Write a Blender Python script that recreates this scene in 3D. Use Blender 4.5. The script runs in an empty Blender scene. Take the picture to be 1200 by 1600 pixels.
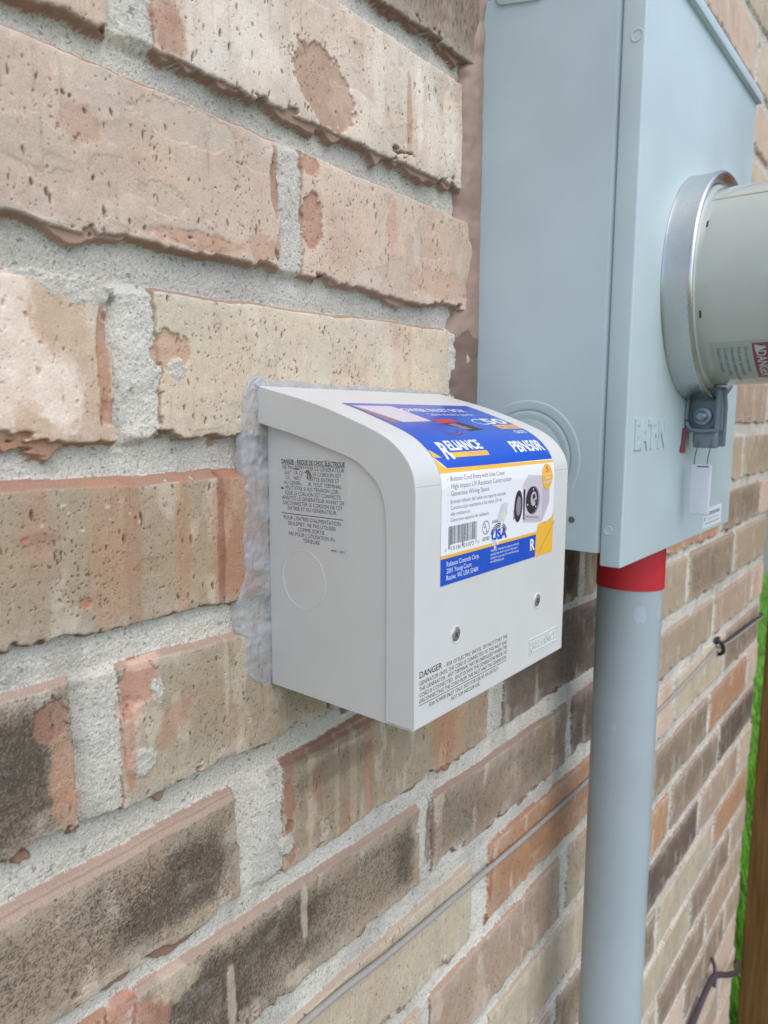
import bpy, bmesh, math, random
import numpy as np
from mathutils import Vector, Matrix, Quaternion

# ------------------------------------------------------------------ scene, camera, light
S = bpy.context.scene
COL = S.collection
GZ = 1.6                                  # camera height over the ground

def P(x, dep, z):
    """millimetres: along the wall, out from the brick face, above the lens -> metres"""
    return Vector((x / 1000.0, -dep / 1000.0, z / 1000.0 + GZ))

cam_d = bpy.data.cameras.new('camera')
cam = bpy.data.objects.new('camera', cam_d)
COL.objects.link(cam)
yaw, pit, rol = 0.886375396, -0.133192298, 0.00241031552
D = 0.268643715
F = Vector((math.sin(yaw) * math.cos(pit), math.cos(yaw) * math.cos(pit), math.sin(pit)))
R = Vector((math.cos(yaw), -math.sin(yaw), 0.0))
U = R.cross(F)
R2 = math.cos(rol) * R + math.sin(rol) * U
U2 = -math.sin(rol) * R + math.cos(rol) * U
M = Matrix((R2, U2, -F)).transposed().to_4x4()
M.translation = Vector((0, -D, GZ))
cam.matrix_world = M
cam_d.sensor_fit = 'VERTICAL'
cam_d.sensor_height = 24.0
cam_d.sensor_width = 18.0
cam_d.lens = 24.0 * 1101.388 / 1600.0
cam_d.clip_start = 0.01
cam_d.clip_end = 500.0
cam_d.dof.use_dof = True
cam_d.dof.focus_distance = 0.36
cam_d.dof.aperture_fstop = 10.0
S.camera = cam

SUN_EL, SUN_AZ = math.radians(54), math.radians(-104)     # azimuth of the sun: from +X, turned towards -Y
world = bpy.data.worlds.new('World')
S.world = world
world.use_nodes = True
wn = world.node_tree
wn.nodes.clear()
wo = wn.nodes.new('ShaderNodeOutputWorld')
wb = wn.nodes.new('ShaderNodeBackground')
sky = wn.nodes.new('ShaderNodeTexSky')
sky.sky_type = 'NISHITA'
sky.sun_disc = False
sky.sun_elevation = SUN_EL
sky.sun_rotation = math.radians(90) - SUN_AZ
sky.air_density = 1.0
sky.dust_density = 2.0
sky.ozone_density = 1.0
wb.inputs['Strength'].default_value = 0.15
wn.links.new(sky.outputs[0], wb.inputs[0])
wn.links.new(wb.outputs[0], wo.inputs[0])
sl = bpy.data.lights.new('sun', 'SUN')
sl.energy = 0.75
sl.angle = math.radians(70)
sl.color = (1.0, 0.975, 0.94)
sun = bpy.data.objects.new('sun', sl)
COL.objects.link(sun)
sd_ = Vector((math.cos(SUN_EL) * math.cos(SUN_AZ), math.cos(SUN_EL) * math.sin(SUN_AZ), math.sin(SUN_EL)))
sun.rotation_euler = sd_.to_track_quat('Z', 'Y').to_euler()

S.view_settings.view_transform = 'Standard'
S.view_settings.look = 'None'
S.view_settings.exposure = 0.56
S.view_settings.gamma = 1.0
S.render.engine = 'CYCLES'
S.render.resolution_x = 768
S.render.resolution_y = 1024

# ------------------------------------------------------------------ helpers
def lin(c):
    c = np.asarray(c, float) / 255.0
    return np.where(c <= 0.04045, c / 12.92, ((c + 0.055) / 1.055) ** 2.4)

def L3(r, g, b, k=1.0):
    v = lin((r, g, b)) * k
    return (float(v[0]), float(v[1]), float(v[2]), 1.0)

def mat(name, col, rough=0.5, metal=0.0, noise=0.0, nscale=300, bump=0.0, bscale=1500, coat=0.0, trans=0.0,
        rvar=0.0, stretch=None, ior=1.45, alpha=1.0, spec=0.5):
    m = bpy.data.materials.new(name)
    m.use_nodes = True
    nt = m.node_tree
    b = nt.nodes['Principled BSDF']
    b.inputs['Base Color'].default_value = col
    b.inputs['Roughness'].default_value = rough
    b.inputs['Metallic'].default_value = metal
    b.inputs['Coat Weight'].default_value = coat
    b.inputs['Coat Roughness'].default_value = 0.08
    b.inputs['Transmission Weight'].default_value = trans
    b.inputs['IOR'].default_value = ior
    b.inputs['Alpha'].default_value = alpha
    b.inputs['Specular IOR Level'].default_value = spec
    tc = nt.nodes.new('ShaderNodeTexCoord')
    vec = tc.outputs['Object']
    if stretch:
        mp = nt.nodes.new('ShaderNodeMapping')
        mp.inputs['Scale'].default_value = stretch
        nt.links.new(vec, mp.inputs[0])
        vec = mp.outputs[0]
    if noise > 0 or rvar > 0:
        n = nt.nodes.new('ShaderNodeTexNoise')
        n.inputs['Scale'].default_value = nscale
        n.inputs['Detail'].default_value = 5
        nt.links.new(vec, n.inputs['Vector'])
        if noise > 0:
            r = nt.nodes.new('ShaderNodeMapRange')
            r.inputs['From Min'].default_value = 0.3
            r.inputs['From Max'].default_value = 0.7
            r.inputs['To Min'].default_value = 1 - noise
            r.inputs['To Max'].default_value = 1 + noise
            nt.links.new(n.outputs['Fac'], r.inputs['Value'])
            mx = nt.nodes.new('ShaderNodeVectorMath')
            mx.operation = 'SCALE'
            mx.inputs[0].default_value = col[:3]
            nt.links.new(r.outputs[0], mx.inputs['Scale'])
            nt.links.new(mx.outputs[0], b.inputs['Base Color'])
        if rvar > 0:
            r2 = nt.nodes.new('ShaderNodeMapRange')
            r2.inputs['From Min'].default_value = 0.3
            r2.inputs['From Max'].default_value = 0.7
            r2.inputs['To Min'].default_value = max(0.02, rough - rvar)
            r2.inputs['To Max'].default_value = rough + rvar
            nt.links.new(n.outputs['Fac'], r2.inputs['Value'])
            nt.links.new(r2.outputs[0], b.inputs['Roughness'])
    if bump > 0:
        n2 = nt.nodes.new('ShaderNodeTexNoise')
        n2.inputs['Scale'].default_value = bscale
        n2.inputs['Detail'].default_value = 4
        nt.links.new(vec, n2.inputs['Vector'])
        bp = nt.nodes.new('ShaderNodeBump')
        bp.inputs['Strength'].default_value = 1.0
        bp.inputs['Distance'].default_value = bump
        nt.links.new(n2.outputs['Fac'], bp.inputs['Height'])
        nt.links.new(bp.outputs[0], b.inputs['Normal'])
    return m

def tag(o, label=None, cat=None, group=None, kind=None):
    if label: o['label'] = label
    if cat: o['category'] = cat
    if group: o['group'] = group
    if kind: o['kind'] = kind
    return o

def thing(name, loc, label, cat, group=None):
    o = bpy.data.objects.new(name, None)
    o.empty_display_size = 0.02
    o.location = loc
    COL.objects.link(o)
    return tag(o, label, cat, group)

def link(name, me, mats, parent=None, smooth=True, angle=35):
    for m in (mats if isinstance(mats, (list, tuple)) else [mats]):
        me.materials.append(m)
    o = bpy.data.objects.new(name, me)
    COL.objects.link(o)
    if parent is not None:
        o.parent = parent
        o.matrix_parent_inverse = Matrix.Translation(-parent.location)
    if smooth:
        me.polygons.foreach_set('use_smooth', [True] * len(me.polygons))
        me.set_sharp_from_angle(angle=math.radians(angle))
    return o

def bm_obj(name, bm, mats, parent=None, smooth=True, angle=35, recalc=True):
    if recalc:
        bmesh.ops.recalc_face_normals(bm, faces=bm.faces)
    me = bpy.data.meshes.new(name)
    bm.to_mesh(me)
    bm.free()
    return link(name, me, mats, parent, smooth, angle)

def add_prism(bm, pts, fn, a, b, bev=0.0, seg=3, mi=0):
    """closed outline pts (2D mm), extruded from a to b; fn(p, q, w) -> Vector"""
    v0 = [bm.verts.new(fn(p[0], p[1], a)) for p in pts]
    v1 = [bm.verts.new(fn(p[0], p[1], b)) for p in pts]
    n = len(pts)
    fs = [bm.faces.new(v0), bm.faces.new(v1[::-1])]
    for i in range(n):
        fs.append(bm.faces.new((v0[i], v0[(i + 1) % n], v1[(i + 1) % n], v1[i])))
    for f in fs: f.material_index = mi
    bmesh.ops.recalc_face_normals(bm, faces=fs)
    if bev > 0:
        es = list({e for f in fs for e in f.edges if len(e.link_faces) == 2 and e.calc_face_angle(0) > 0.6})
        bmesh.ops.bevel(bm, geom=es, offset=bev / 1000.0, segments=seg, profile=0.5, affect='EDGES', clamp_overlap=True)

FX = lambda p, q, w: P(w, p, q)      # outline (dep, z) extruded along x
FY = lambda p, q, w: P(p, w, q)      # outline (x, z) extruded along depth
FZ = lambda p, q, w: P(p, q, w)      # outline (x, dep) extruded along z

def rect(a, b, c, d): return [(a, c), (b, c), (b, d), (a, d)]

def rrect(a, b, c, d, r, n=6, corners=(1, 1, 1, 1)):
    out = []
    for k, (cx, cy, a0) in enumerate(((a + r, c + r, 180), (b - r, c + r, 270), (b - r, d - r, 0), (a + r, d - r, 90))):
        if corners[k]:
            for i in range(n + 1):
                t = math.radians(a0 + 90 * i / n)
                out.append((cx + r * math.cos(t), cy + r * math.sin(t)))
        else:
            out.append([(a, c), (b, c), (b, d), (a, d)][k])
    return out

def add_lathe(bm, prof, origin, axis, n=48, mi=0, ang=None):
    """prof: (radius, along-axis) in mm, revolved about axis at origin (Vector, metres)"""
    q = Vector((0, 0, 1)).rotation_difference(axis)
    rings = []
    for r, h in prof:
        if r < 1e-6:
            rings.append([bm.verts.new(origin + q @ Vector((0, 0, h / 1000)))])
        else:
            rings.append([bm.verts.new(origin + q @ Vector((r / 1000 * math.cos(2 * math.pi * i / n), r / 1000 * math.sin(2 * math.pi * i / n), h / 1000))) for i in range(n)])
    for A, B in zip(rings[:-1], rings[1:]):
        for i in range(n):
            j = (i + 1) % n
            if len(A) == 1 and len(B) == 1: continue
            if len(A) == 1: f = bm.faces.new((A[0], B[j], B[i]))
            elif len(B) == 1: f = bm.faces.new((A[i], A[j], B[0]))
            else: f = bm.faces.new((A[i], A[j], B[j], B[i]))
            f.material_index = mi

def tor(R_, r_, h=0.0, n=8, squash=1.0):
    return [(R_ + r_ * math.cos(2 * math.pi * i / n), h + squash * r_ * math.sin(2 * math.pi * i / n)) for i in range(n + 1)]

def smooth_path(pts, sub=8):
    pts = [Vector(p) for p in pts]
    out = []
    for i in range(len(pts) - 1):
        p0 = pts[max(i - 1, 0)]; p1 = pts[i]; p2 = pts[i + 1]; p3 = pts[min(i + 2, len(pts) - 1)]
        for k in range(sub):
            t = k / sub
            out.append(0.5 * ((2 * p1) + (-p0 + p2) * t + (2 * p0 - 5 * p1 + 4 * p2 - p3) * t * t + (-p0 + 3 * p1 - 3 * p2 + p3) * t ** 3))
    out.append(pts[-1])
    return out

def add_tube(bm, path, r, n=10, mi=0, cap=True):
    rings = []
    ref = Vector((0, 0, 1))
    for i, p in enumerate(path):
        t = (path[min(i + 1, len(path) - 1)] - path[max(i - 1, 0)]).normalized()
        a = t.cross(ref)
        if a.length < 0.1: a = t.cross(Vector((0, 1, 0)))
        a.normalize(); b = t.cross(a)
        rr = r[i] if hasattr(r, '__len__') else r
        rings.append([bm.verts.new(p + (a * math.cos(2 * math.pi * k / n) + b * math.sin(2 * math.pi * k / n)) * rr / 1000) for k in range(n)])
    for A, B in zip(rings[:-1], rings[1:]):
        for k in range(n):
            f = bm.faces.new((A[k], A[(k + 1) % n], B[(k + 1) % n], B[k])); f.material_index = mi
    if cap:
        bm.faces.new(rings[0]).material_index = mi; bm.faces.new(rings[-1][::-1]).material_index = mi

# ------------------------------------------------------------------ noise on tensor grids
def _rng(seed): return np.random.default_rng(seed)

def noise(xs, zs, wx, wz, seed):
    a = xs / wx; b = zs / wz
    ia = np.floor(a).astype(int); ib = np.floor(b).astype(int)
    ta = a - ia; tb = b - ib
    ta = (ta * ta * (3 - 2 * ta)).astype(np.float32); tb = (tb * tb * (3 - 2 * tb)).astype(np.float32)
    ia -= ia.min(); ib -= ib.min()
    Lt = _rng(seed).random((ib.max() + 2, ia.max() + 2), dtype=np.float32)
    A = Lt[:, ia] * (1 - ta) + Lt[:, ia + 1] * ta
    return A[ib, :] * (1 - tb)[:, None] + A[ib + 1, :] * tb[:, None]

def fbm(xs, zs, wx, wz, seed, octv=3, gain=0.5):
    s = 0; tot = 0; g = 1.0
    for o in range(octv):
        s = s + g * noise(xs, zs, wx / 2 ** o, wz / 2 ** o, seed * 7 + o * 131 + 5); tot += g; g *= gain
    return s / tot

def sstep(a, b, x):
    t = np.clip((x - a) / (b - a), 0, 1)
    return t * t * (3 - 2 * t)

def axis(segs):
    out = []
    for a, b, st in segs:
        n = max(1, int(round((b - a) / st)))
        out.append(np.linspace(a, b, n, endpoint=False))
    out.append(np.array([segs[-1][1]], float))
    return np.concatenate(out)

# ================================================================== THE BRICK WALL
XS = axis([(-800, 0, 8), (0, 95, 3), (95, 420, .45), (420, 560, .8), (560, 700, 1.2), (700, 1100, 1.5), (1100, 1465, 2.0)])
ZS = axis([(-1600, -1150, 8), (-1150, -650, 1.7), (-650, -430, 1.1), (-430, -270, .7), (-270, 235, .45), (235, 620, 2.2), (620, 1400, 9)])
NX, NZ = len(XS), len(ZS)
DEPTH = 8.0
_jz = [(-1600, -4.5), (-520, -4.5), (-426, -4.2), (-345, -3.8), (-262, -4.6), (-232, -6), (-182, -7.6), (-138, -6), (-98, -5.4), (-60, -6), (-22, -7.5), (20, -7.5), (140, -8), (1400, -7)]
_hz = np.interp(ZS, [q[0] for q in _jz], [q[1] for q in _jz])[:, None]
_hx = sstep(395, 700, XS)[None, :]
H = _hz * (1 - _hx) + (-3.6) * _hx + 2.6 * (fbm(XS, ZS, 38, 16, 11, 3) - .5)
fineX = np.clip(1.4 / np.gradient(XS), 0.25, 1)[None, :] * np.clip(1.4 / np.gradient(ZS), 0.25, 1)[:, None]
grain = _rng(3).random((NZ, NX), dtype=np.float32)
H += (grain - .5) * 0.5 * fineX + (noise(XS, ZS, 2.4, 2.4, 21) - .5) * 0.3 + (noise(XS, ZS, 1.1, 1.1, 22) - .5) * .4
MORT = lin((206, 202, 191))
C = np.ones((NZ, NX, 3), np.float32) * MORT
C *= (0.72 + 0.52 * fbm(XS, ZS, 70, 34, 31, 4, .6))[..., None]
C *= (1 - .16 * sstep(.55, .75, fbm(XS, ZS, 22, 40, 36, 4)))[..., None] * (1 - sstep(.5, .8, fbm(XS, ZS, 50, 50, 37, 3))[..., None] * np.array([0, .01, .05]))
gg = _rng(5).random((NZ, NX), dtype=np.float32)
C *= (1 + (gg - .5) * 0.34)[..., None]
spk = noise(XS, ZS, 1.1, 1.1, 33)
C *= np.where(spk > .87, .55, 1.0)[..., None]
C *= np.where(gg > .975, .42, 1.0)[..., None]
C[..., 2] *= (0.97 + 0.06 * fbm(XS, ZS, 30, 30, 35, 2))

PAL = {  # face colour, blotch colour, blotch amount, dark grain, streaks, edge/side colour, top colour
    'a': ((214, 196, 168), (196, 164, 138), .25, .00, .5, (160, 126, 106), (196, 172, 154)),
    'b': ((208, 184, 161), (194, 162, 138), .40, .00, .6, (156, 120, 100), (190, 160, 142)),
    'c': ((176, 158, 132), (190, 150, 120), .25, .05, .7, (154, 120, 100), (186, 160, 140)),
    'd': ((158, 138, 116), (184, 166, 140), .35, .40, .8, (140, 104, 88), (170, 144, 126)),
    'e': ((122, 105, 92), (150, 128, 110), .35, .55, .7, (112, 84, 74), (160, 134, 120)),
    'f': ((186, 140, 104), (180, 150, 118), .30, .05, .6, (146, 102, 76), (176, 132, 106)),
    'g': ((176, 152, 130), (200, 176, 152), .40, .02, .5, (154, 112, 90), (186, 150, 130)),
    'h': ((192, 178, 152), (178, 160, 134), .40, .02, .7, (160, 125, 100), (190, 166, 146)),
    's': ((168, 149, 124), (146, 128, 110), .35, 1.3, .4, (140, 100, 80), (186, 158, 140)),
    'r': ((174, 154, 126), (180, 138, 108), .40, .06, .8, (134, 100, 82), (178, 132, 110)),
    'w': ((214, 192, 168), (236, 222, 204), .70, .00, .9, (140, 106, 88), (196, 152, 128)),
    'p': ((208, 176, 146), (226, 208, 188), .30, .00, .5, (168, 120, 92), (206, 160, 134)),
}
ROWS = {
    -2: ([(-90, -74), (160, 176), (410, 426), (650, 666), (900, 916), (1150, 1166), (1400, 1416)], 'bgbhgbab'),
    -1: ([(58, 74), (292, 308), (541, 557), (775, 790), (1025, 1041), (1275, 1291)], 'bbdbabg'),
    0: ([(-70, -54), (160, 181), (410, 426), (650, 666), (900, 916), (1150, 1166), (1400, 1416)], 'bbwbhbgb'),
    1: ([(12, 28), (249, 264), (482, 498), (735, 750), (985, 1000), (1235, 1250), (1477, 1493)], 'cbbbcbgb'),
    2: ([(-78, -62), (156, 177), (397, 416), (632, 648), (882, 898), (1132, 1148), (1382, 1398)], 'bpabcdgb'),
    3: ([(16, 32), (254, 270), (490, 506), (737, 753), (983, 998), (1229, 1244), (1474, 1490)], 'drcbdccb'),
    4: ([(-100, -84), (131, 152), (371, 387), (622, 638), (872, 888), (1123, 1139), (1377, 1393)], 'bscecfdb'),
    5: ([(10, 26), (213, 244), (460, 484), (715, 731), (967, 983), (1217, 1233), (1467, 1483)], 'csrecdcb'),
    6: ([(-96, -80), (138, 152), (370, 387), (606, 620), (858, 874), (1113, 1129), (1363, 1379)], 'bfsdecgb'),
    7: ([(-46, -30), (190, 206), (441, 466), (695, 711), (938, 954), (1193, 1209), (1443, 1459)], 'bchfbhdb'),
    8: ([(-110, -94), (130, 146), (374, 387), (605, 622), (864, 880), (1123, 1139), (1373, 1389)], 'bchgcdfb'),
    9: ([(-40, -24), (218, 233), (457, 473), (701, 717), (948, 962), (1201, 1217), (1452, 1468)], 'bchhfdec'),
    10: ([(90, 106), (340, 356), (592, 608), (847, 863), (1102, 1118), (1352, 1368)], 'bccdegb'),
    11: ([(-60, -44), (190, 206), (432, 448), (682, 698), (920, 936), (1201, 1217), (1452, 1468)], 'bcccdhfb'),
    12: ([(82, 98), (332, 348), (587, 603), (837, 853), (1087, 1103), (1337, 1353)], 'chdhhdc'),
    13: ([(190, 206), (442, 458), (692, 708), (942, 958), (1193, 1209), (1443, 1459)], 'cbchdgc'),
    14: ([(82, 98), (332, 348), (587, 603), (837, 853), (1087, 1103), (1337, 1353)], 'bchcbdc'),
}
# brick face top / bottom heights at x=100 and x=450 for the rows the camera is close to
EDGE = {-1: (293, 296, 226, 230), 0: (213, 213, 148, 149), 1: (135, 130, 72, 72), 2: (51, 58, -10, -7),
        3: (-26, -27, -87, -95), 4: (-105, -110, -169, -170), 5: (-192, -180, -247, -249), 6: (-258, -269, -322, -327),
        7: (-345, -345, -409, -410)}

def brick(xl, xr, row, key, seed):
    rg = random.Random(seed)
    if row in EDGE:
        a, b, c, d = EDGE[row]
    else:
        j = rg.uniform(-1, 1); k = rg.uniform(-1, 1)
        a = b = 213.5 - 80 * row + j; c = d = a - 64 + k
    x0, x1 = max(xl - 28, -800), min(xr + 9, 1465)
    z0, z1 = min(c, d) - 9, max(a, b) + 9
    ix = np.searchsorted(XS, [x0, x1 + .01]); iz = np.searchsorted(ZS, [z0, z1])
    xs = XS[ix[0]:ix[1]]; zs = ZS[iz[0]:iz[1]]
    if len(xs) < 2 or len(zs) < 2: return
    sl_ = (slice(iz[0], iz[1]), slice(ix[0], ix[1]))
    X = xs[None, :]; Z = zs[:, None]
    t = np.clip((X - 100) / 350, 0, 1)
    zt = a + (b - a) * t; zb = c + (d - c) * t
    lean = rg.uniform(-.02, .02)
    Xs = X + lean * (Z - (zt + zb) / 2)
    n1 = fbm(xs, zs, 24, 14, seed + 1, 4, .6) - .5
    n2 = fbm(xs, zs, 16, 26, seed + 2, 4, .6) - .5
    rag = (noise(xs, zs, 3.0, 3.0, seed + 15) - .5) * 1.1 + (noise(xs, zs, 1.6, 1.6, seed + 16) - .5) * .35
    bite = np.clip(fbm(xs, zs, 20, 12, seed + 3, 4, .6) - .56, 0, 1) * 34
    biteS = np.clip(fbm(xs, zs, 10, 20, seed + 4, 3) - .58, 0, 1) * 26
    dt = zt - Z + n1 * 2.6 + rag * .35
    db = Z - zb + n1 * 5.0 - bite + rag
    dl = Xs - xl + n2 * 4.5 - biteS * .7 + rag
    dr = xr - Xs + n2 * 4.5 - biteS * .7 + rag
    face, blot, bam, spe, stk, side, topc = PAL[key]
    # mortar of the head joint, struck almost flush with the faces
    hj = sstep(-26, -9, dl) * (dl < 3) * sstep(-3, 2.5, np.minimum(dt, db))
    hjm = -2.4 + (fbm(xs, zs, 14, 18, seed + 70, 4, .6) - .5) * 2.4 + (noise(xs, zs, 1.3, 1.3, seed + 71) - .5) * .4 + (_rng(seed + 72).random(hj.shape, dtype=np.float32) - .5) * .4
    H[sl_] = H[sl_] * (1 - hj) + np.maximum(hjm, H[sl_]) * hj
    v = rg.uniform(.95, 1.05)
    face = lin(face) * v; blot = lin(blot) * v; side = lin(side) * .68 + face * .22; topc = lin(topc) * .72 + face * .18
    hs = lambda q: np.clip((q + 1.7) / 2.0, 0, 1) ** .75
    tw = {3: 2.0, 4: .8, 5: 2.6, 6: 2.0}.get(row, rg.uniform(.5, 1.2))
    top = np.clip((dt + 1.0) / (tw + 1.0), 0, 1) ** .5
    hb = DEPTH * np.minimum(np.minimum(hs(dl), hs(dr)), np.minimum(hs(db), top))
    inner = np.minimum(np.minimum(dl, dr), np.minimum(dt, db))
    hb = hb - .55 * np.exp(-np.clip(inner, 0, 50) / 1.3)
    # face relief
    rel = (fbm(xs, zs, 60, 40, seed + 5, 3) - .5) * 1.4 + (noise(xs, zs, 1.0, 12, seed + 6) - .5) * .16 * stk \
        + (noise(xs, zs, 3.5, 40, seed + 7) - .5) * .18 * stk + (fbm(xs, zs, 5, 5, seed + 8, 4) - .5) * .5
    rel += (_rng(seed + 9).random(rel.shape, dtype=np.float32) - .5) * .10
    # flaked patches: shallow scoops with a crisp rim
    fl = fbm(xs, zs, 34, 26, seed + 10, 4, .5)
    scoop = sstep(.68, .72, fl)
    rel -= scoop * .30
    hb = hb - DEPTH + rel * np.clip(hb / DEPTH, 0, 1)
    # ledge: broken arris left lower than the face
    led = np.clip(fbm(xs, zs, 18, 30, seed + 12, 3) - .48, 0, 1) * 24
    lh = -DEPTH + rg.uniform(3.6, 5.6) * sstep(-1.3, .3, np.minimum(np.minimum(db + led, dt + 1.0), np.minimum(dl, dr)))
    isl = lh > hb
    hb = np.maximum(hb, lh)
    off = (inner < -1.0 - led * (db == inner)) & (np.minimum(np.minimum(dl, dr), dt) < -.0)
    hb = np.where(hb < -DEPTH + .25, -99, hb)
    # colour
    mot = fbm(xs, zs, 50, 34, seed + 20, 4)
    col = np.empty(hb.shape + (3,), np.float32)
    bl = fbm(xs, zs, 30, 42, seed + 21, 4, .55)
    band = noise(xs, zs, 11, 400, seed + 22) * .6 + noise(xs, zs, 3.0, 90, seed + 23) * .4
    mask = (sstep(.60 - bam * .30, .84 - bam * .18, bl * .7 + band * .3) * .75)[..., None]
    col[:] = face * (1 - mask) + blot * mask
    col *= (.90 + .20 * mot)[..., None]
    col *= (1 + (noise(xs, zs, .9, 14, seed + 24) - .5) * .07 * stk)[..., None]
    col *= (1 + (_rng(seed + 25).random(hb.shape, dtype=np.float32) - .5) * .09)[..., None]
    sc = scoop[..., None] * .2
    col[:] = col * (1 - sc) + (side * 1.25) * sc
    # pale slip smears
    slip = sstep(.64, .76, fbm(xs, zs, 12, 34, seed + 26, 4))[..., None] * .35
    col[:] = col * (1 - slip) + lin((226, 210, 188)) * slip
    if spe > 0:
        r = _rng(seed + 27).random(hb.shape, dtype=np.float32) * .55 + noise(xs, zs, .9, 1.0, seed + 28) * .45 + (noise(xs, zs, 2.2, 2.6, seed + 48) - .5) * .2
        area = sstep(.36, .66, fbm(xs, zs, 60, 38, seed + 29, 4))
        inr = sstep(1, 16, inner + (bl - .5) * 16)
        amt = min(spe, 1.25) * (.52 + .48 * area) * (.25 + .75 * inr)
        k = sstep(.92 - .42 * amt, 1.08 - .42 * amt, r + .12)[..., None] * .72
        col *= (1 - min(spe, 1) * (.14 + .30 * area) * inr)[..., None] * (1 - min(spe, 1) * inr[..., None] * np.array([.02, .01, .0]))
        col[:] = col * (1 - k) + lin((72, 62, 55)) * k
        hb = hb - np.where(hb > -3, k[..., 0] * .25, 0)
    # pits
    near = xr > 60 and xl < 640 and row >= -2 and row <= 8
    if near:
        ex = _rng(seed + 60).random(hb.shape, dtype=np.float32) * .12
        pn = noise(xs, zs, 1.1, 1.7, seed + 61) * .55 + noise(xs, zs, .6, .9, seed + 62) * .45 + (fbm(xs, zs, 16, 22, seed + 63, 3) - .5) * .34 + ex - .06
        g = sstep(.80, .87, pn) * (hb > -2.5)
        hb = hb - g * .55
        col *= (1 - g * .55)[..., None] * (1 - g[..., None] * np.array([0, .06, .10]))
        # fine vertical drag marks broken up along their length
        dn = noise(xs, zs, .7, 9, seed + 64) * .7 + noise(xs, zs, 5, 30, seed + 65) * .3
        g = sstep(.80, .88, dn) * (hb > -2.5)
        hb = hb - g * .22
        col *= (1 - g * .13)[..., None]
        # warm and grey clouding of the fired face
        cw = fbm(xs, zs, 18, 26, seed + 66, 4, .6)[..., None] - .5
        col *= 1 + cw * np.array([.16, -.02, -.16])
        col *= (1 + (fbm(xs, zs, 3.2, 4.5, seed + 67, 3, .6) - .5) * .16)[..., None]
        npit = int((xr - xl) * .9 * rg.uniform(.7, 1.2))
        if spe > .5: npit = int(npit * .3)
        cl = [(rg.uniform(xl, xr), rg.uniform(min(c, d), max(a, b))) for _ in range(14)]
        for _ in range(npit):
            if rg.random() < .45:
                q = rg.choice(cl); px = rg.gauss(q[0], 7); pz = rg.gauss(q[1], 7)
            else: px = rg.uniform(xl, xr); pz = rg.uniform(min(c, d), max(a, b))
            sz = rg.random() ** 3.5
            ra = .22 + .55 * sz; rb = ra * rg.uniform(.8, 2.6); sh = rg.uniform(-.5, .5)
            i0, i1 = np.searchsorted(xs, [px - ra * 2 - .4, px + ra * 2 + .4]); k0, k1 = np.searchsorted(zs, [pz - rb * 2 - .4, pz + rb * 2 + .4])
            if i1 - i0 < 2 or k1 - k0 < 2: continue
            dz = (zs[k0:k1][:, None] - pz) / rb
            dx = (xs[i0:i1][None, :] - px) / ra + sh * dz
            rr_ = np.abs(dx) * .5 + .6 * np.sqrt(dx * dx + dz * dz)
            g = sstep(1.25, .55, rr_) if sz > .02 else np.exp(-rr_ * rr_)
            g = np.where(hb[k0:k1, i0:i1] > -3, g, 0)
            hb[k0:k1, i0:i1] -= g * (.3 + 1.0 * sz)
            col[k0:k1, i0:i1] *= (1 - g * (.46 + .24 * min(1, sz * 3)))[..., None] * (1 - g[..., None] * np.array([0, .07, .12]))
            g2 = np.where(hb[k0:k1, i0:i1] > -3, np.exp(-(dx * dx + (dz - 1.5) ** 2 * 2)), 0)
            hb[k0:k1, i0:i1] += g2 * .16
        for _ in range(rg.randint(3, 8)):      # long drag lines
            px = rg.uniform(xl + 3, xr - 3); pz = rg.uniform(min(c, d) + 8, max(a, b) - 8); ln = rg.uniform(5, 24)
            i0, i1 = np.searchsorted(xs, [px - 1.4, px + 1.4]); k0, k1 = np.searchsorted(zs, [pz - ln, pz + ln])
            if i1 - i0 < 2 or k1 - k0 < 2: continue
            g = np.exp(-((xs[i0:i1][None, :] - px) / .5) ** 2) * np.clip(1 - np.abs((zs[k0:k1][:, None] - pz) / ln), 0, 1)
            g = np.where(hb[k0:k1, i0:i1] > -3, g, 0)
            hb[k0:k1, i0:i1] -= g * .45
            col[k0:k1, i0:i1] *= (1 - g * .18)[..., None]
    # dust and mortar haze wiped over the face, thickest near the joints
    hz = np.clip(fbm(xs, zs, 13, 9, seed + 80, 4, .65) - .34, 0, 1) * 2.2 * np.exp(-np.clip(inner, 0, 60) / 5.5) + sstep(.60, .80, fbm(xs, zs, 26, 14, seed + 81, 5, .65)) * .30
    hz = (np.clip(hz, 0, .7) * (.55 + .45 * (_rng(seed + 82).random(hb.shape, dtype=np.float32) > .35)))[..., None] * .6
    col[:] = col * (1 - hz) + MORT * 1.02 * hz
    # arrises and sides
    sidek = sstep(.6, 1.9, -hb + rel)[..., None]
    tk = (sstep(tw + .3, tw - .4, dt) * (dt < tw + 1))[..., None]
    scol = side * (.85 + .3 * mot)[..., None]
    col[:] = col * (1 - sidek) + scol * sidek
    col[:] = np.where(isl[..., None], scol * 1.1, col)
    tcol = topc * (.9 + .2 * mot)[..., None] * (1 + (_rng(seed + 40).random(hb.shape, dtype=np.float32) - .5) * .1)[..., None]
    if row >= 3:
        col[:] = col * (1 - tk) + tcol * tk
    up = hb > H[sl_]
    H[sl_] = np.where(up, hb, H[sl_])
    C[sl_] = np.where(up[..., None], col, C[sl_])

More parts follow.
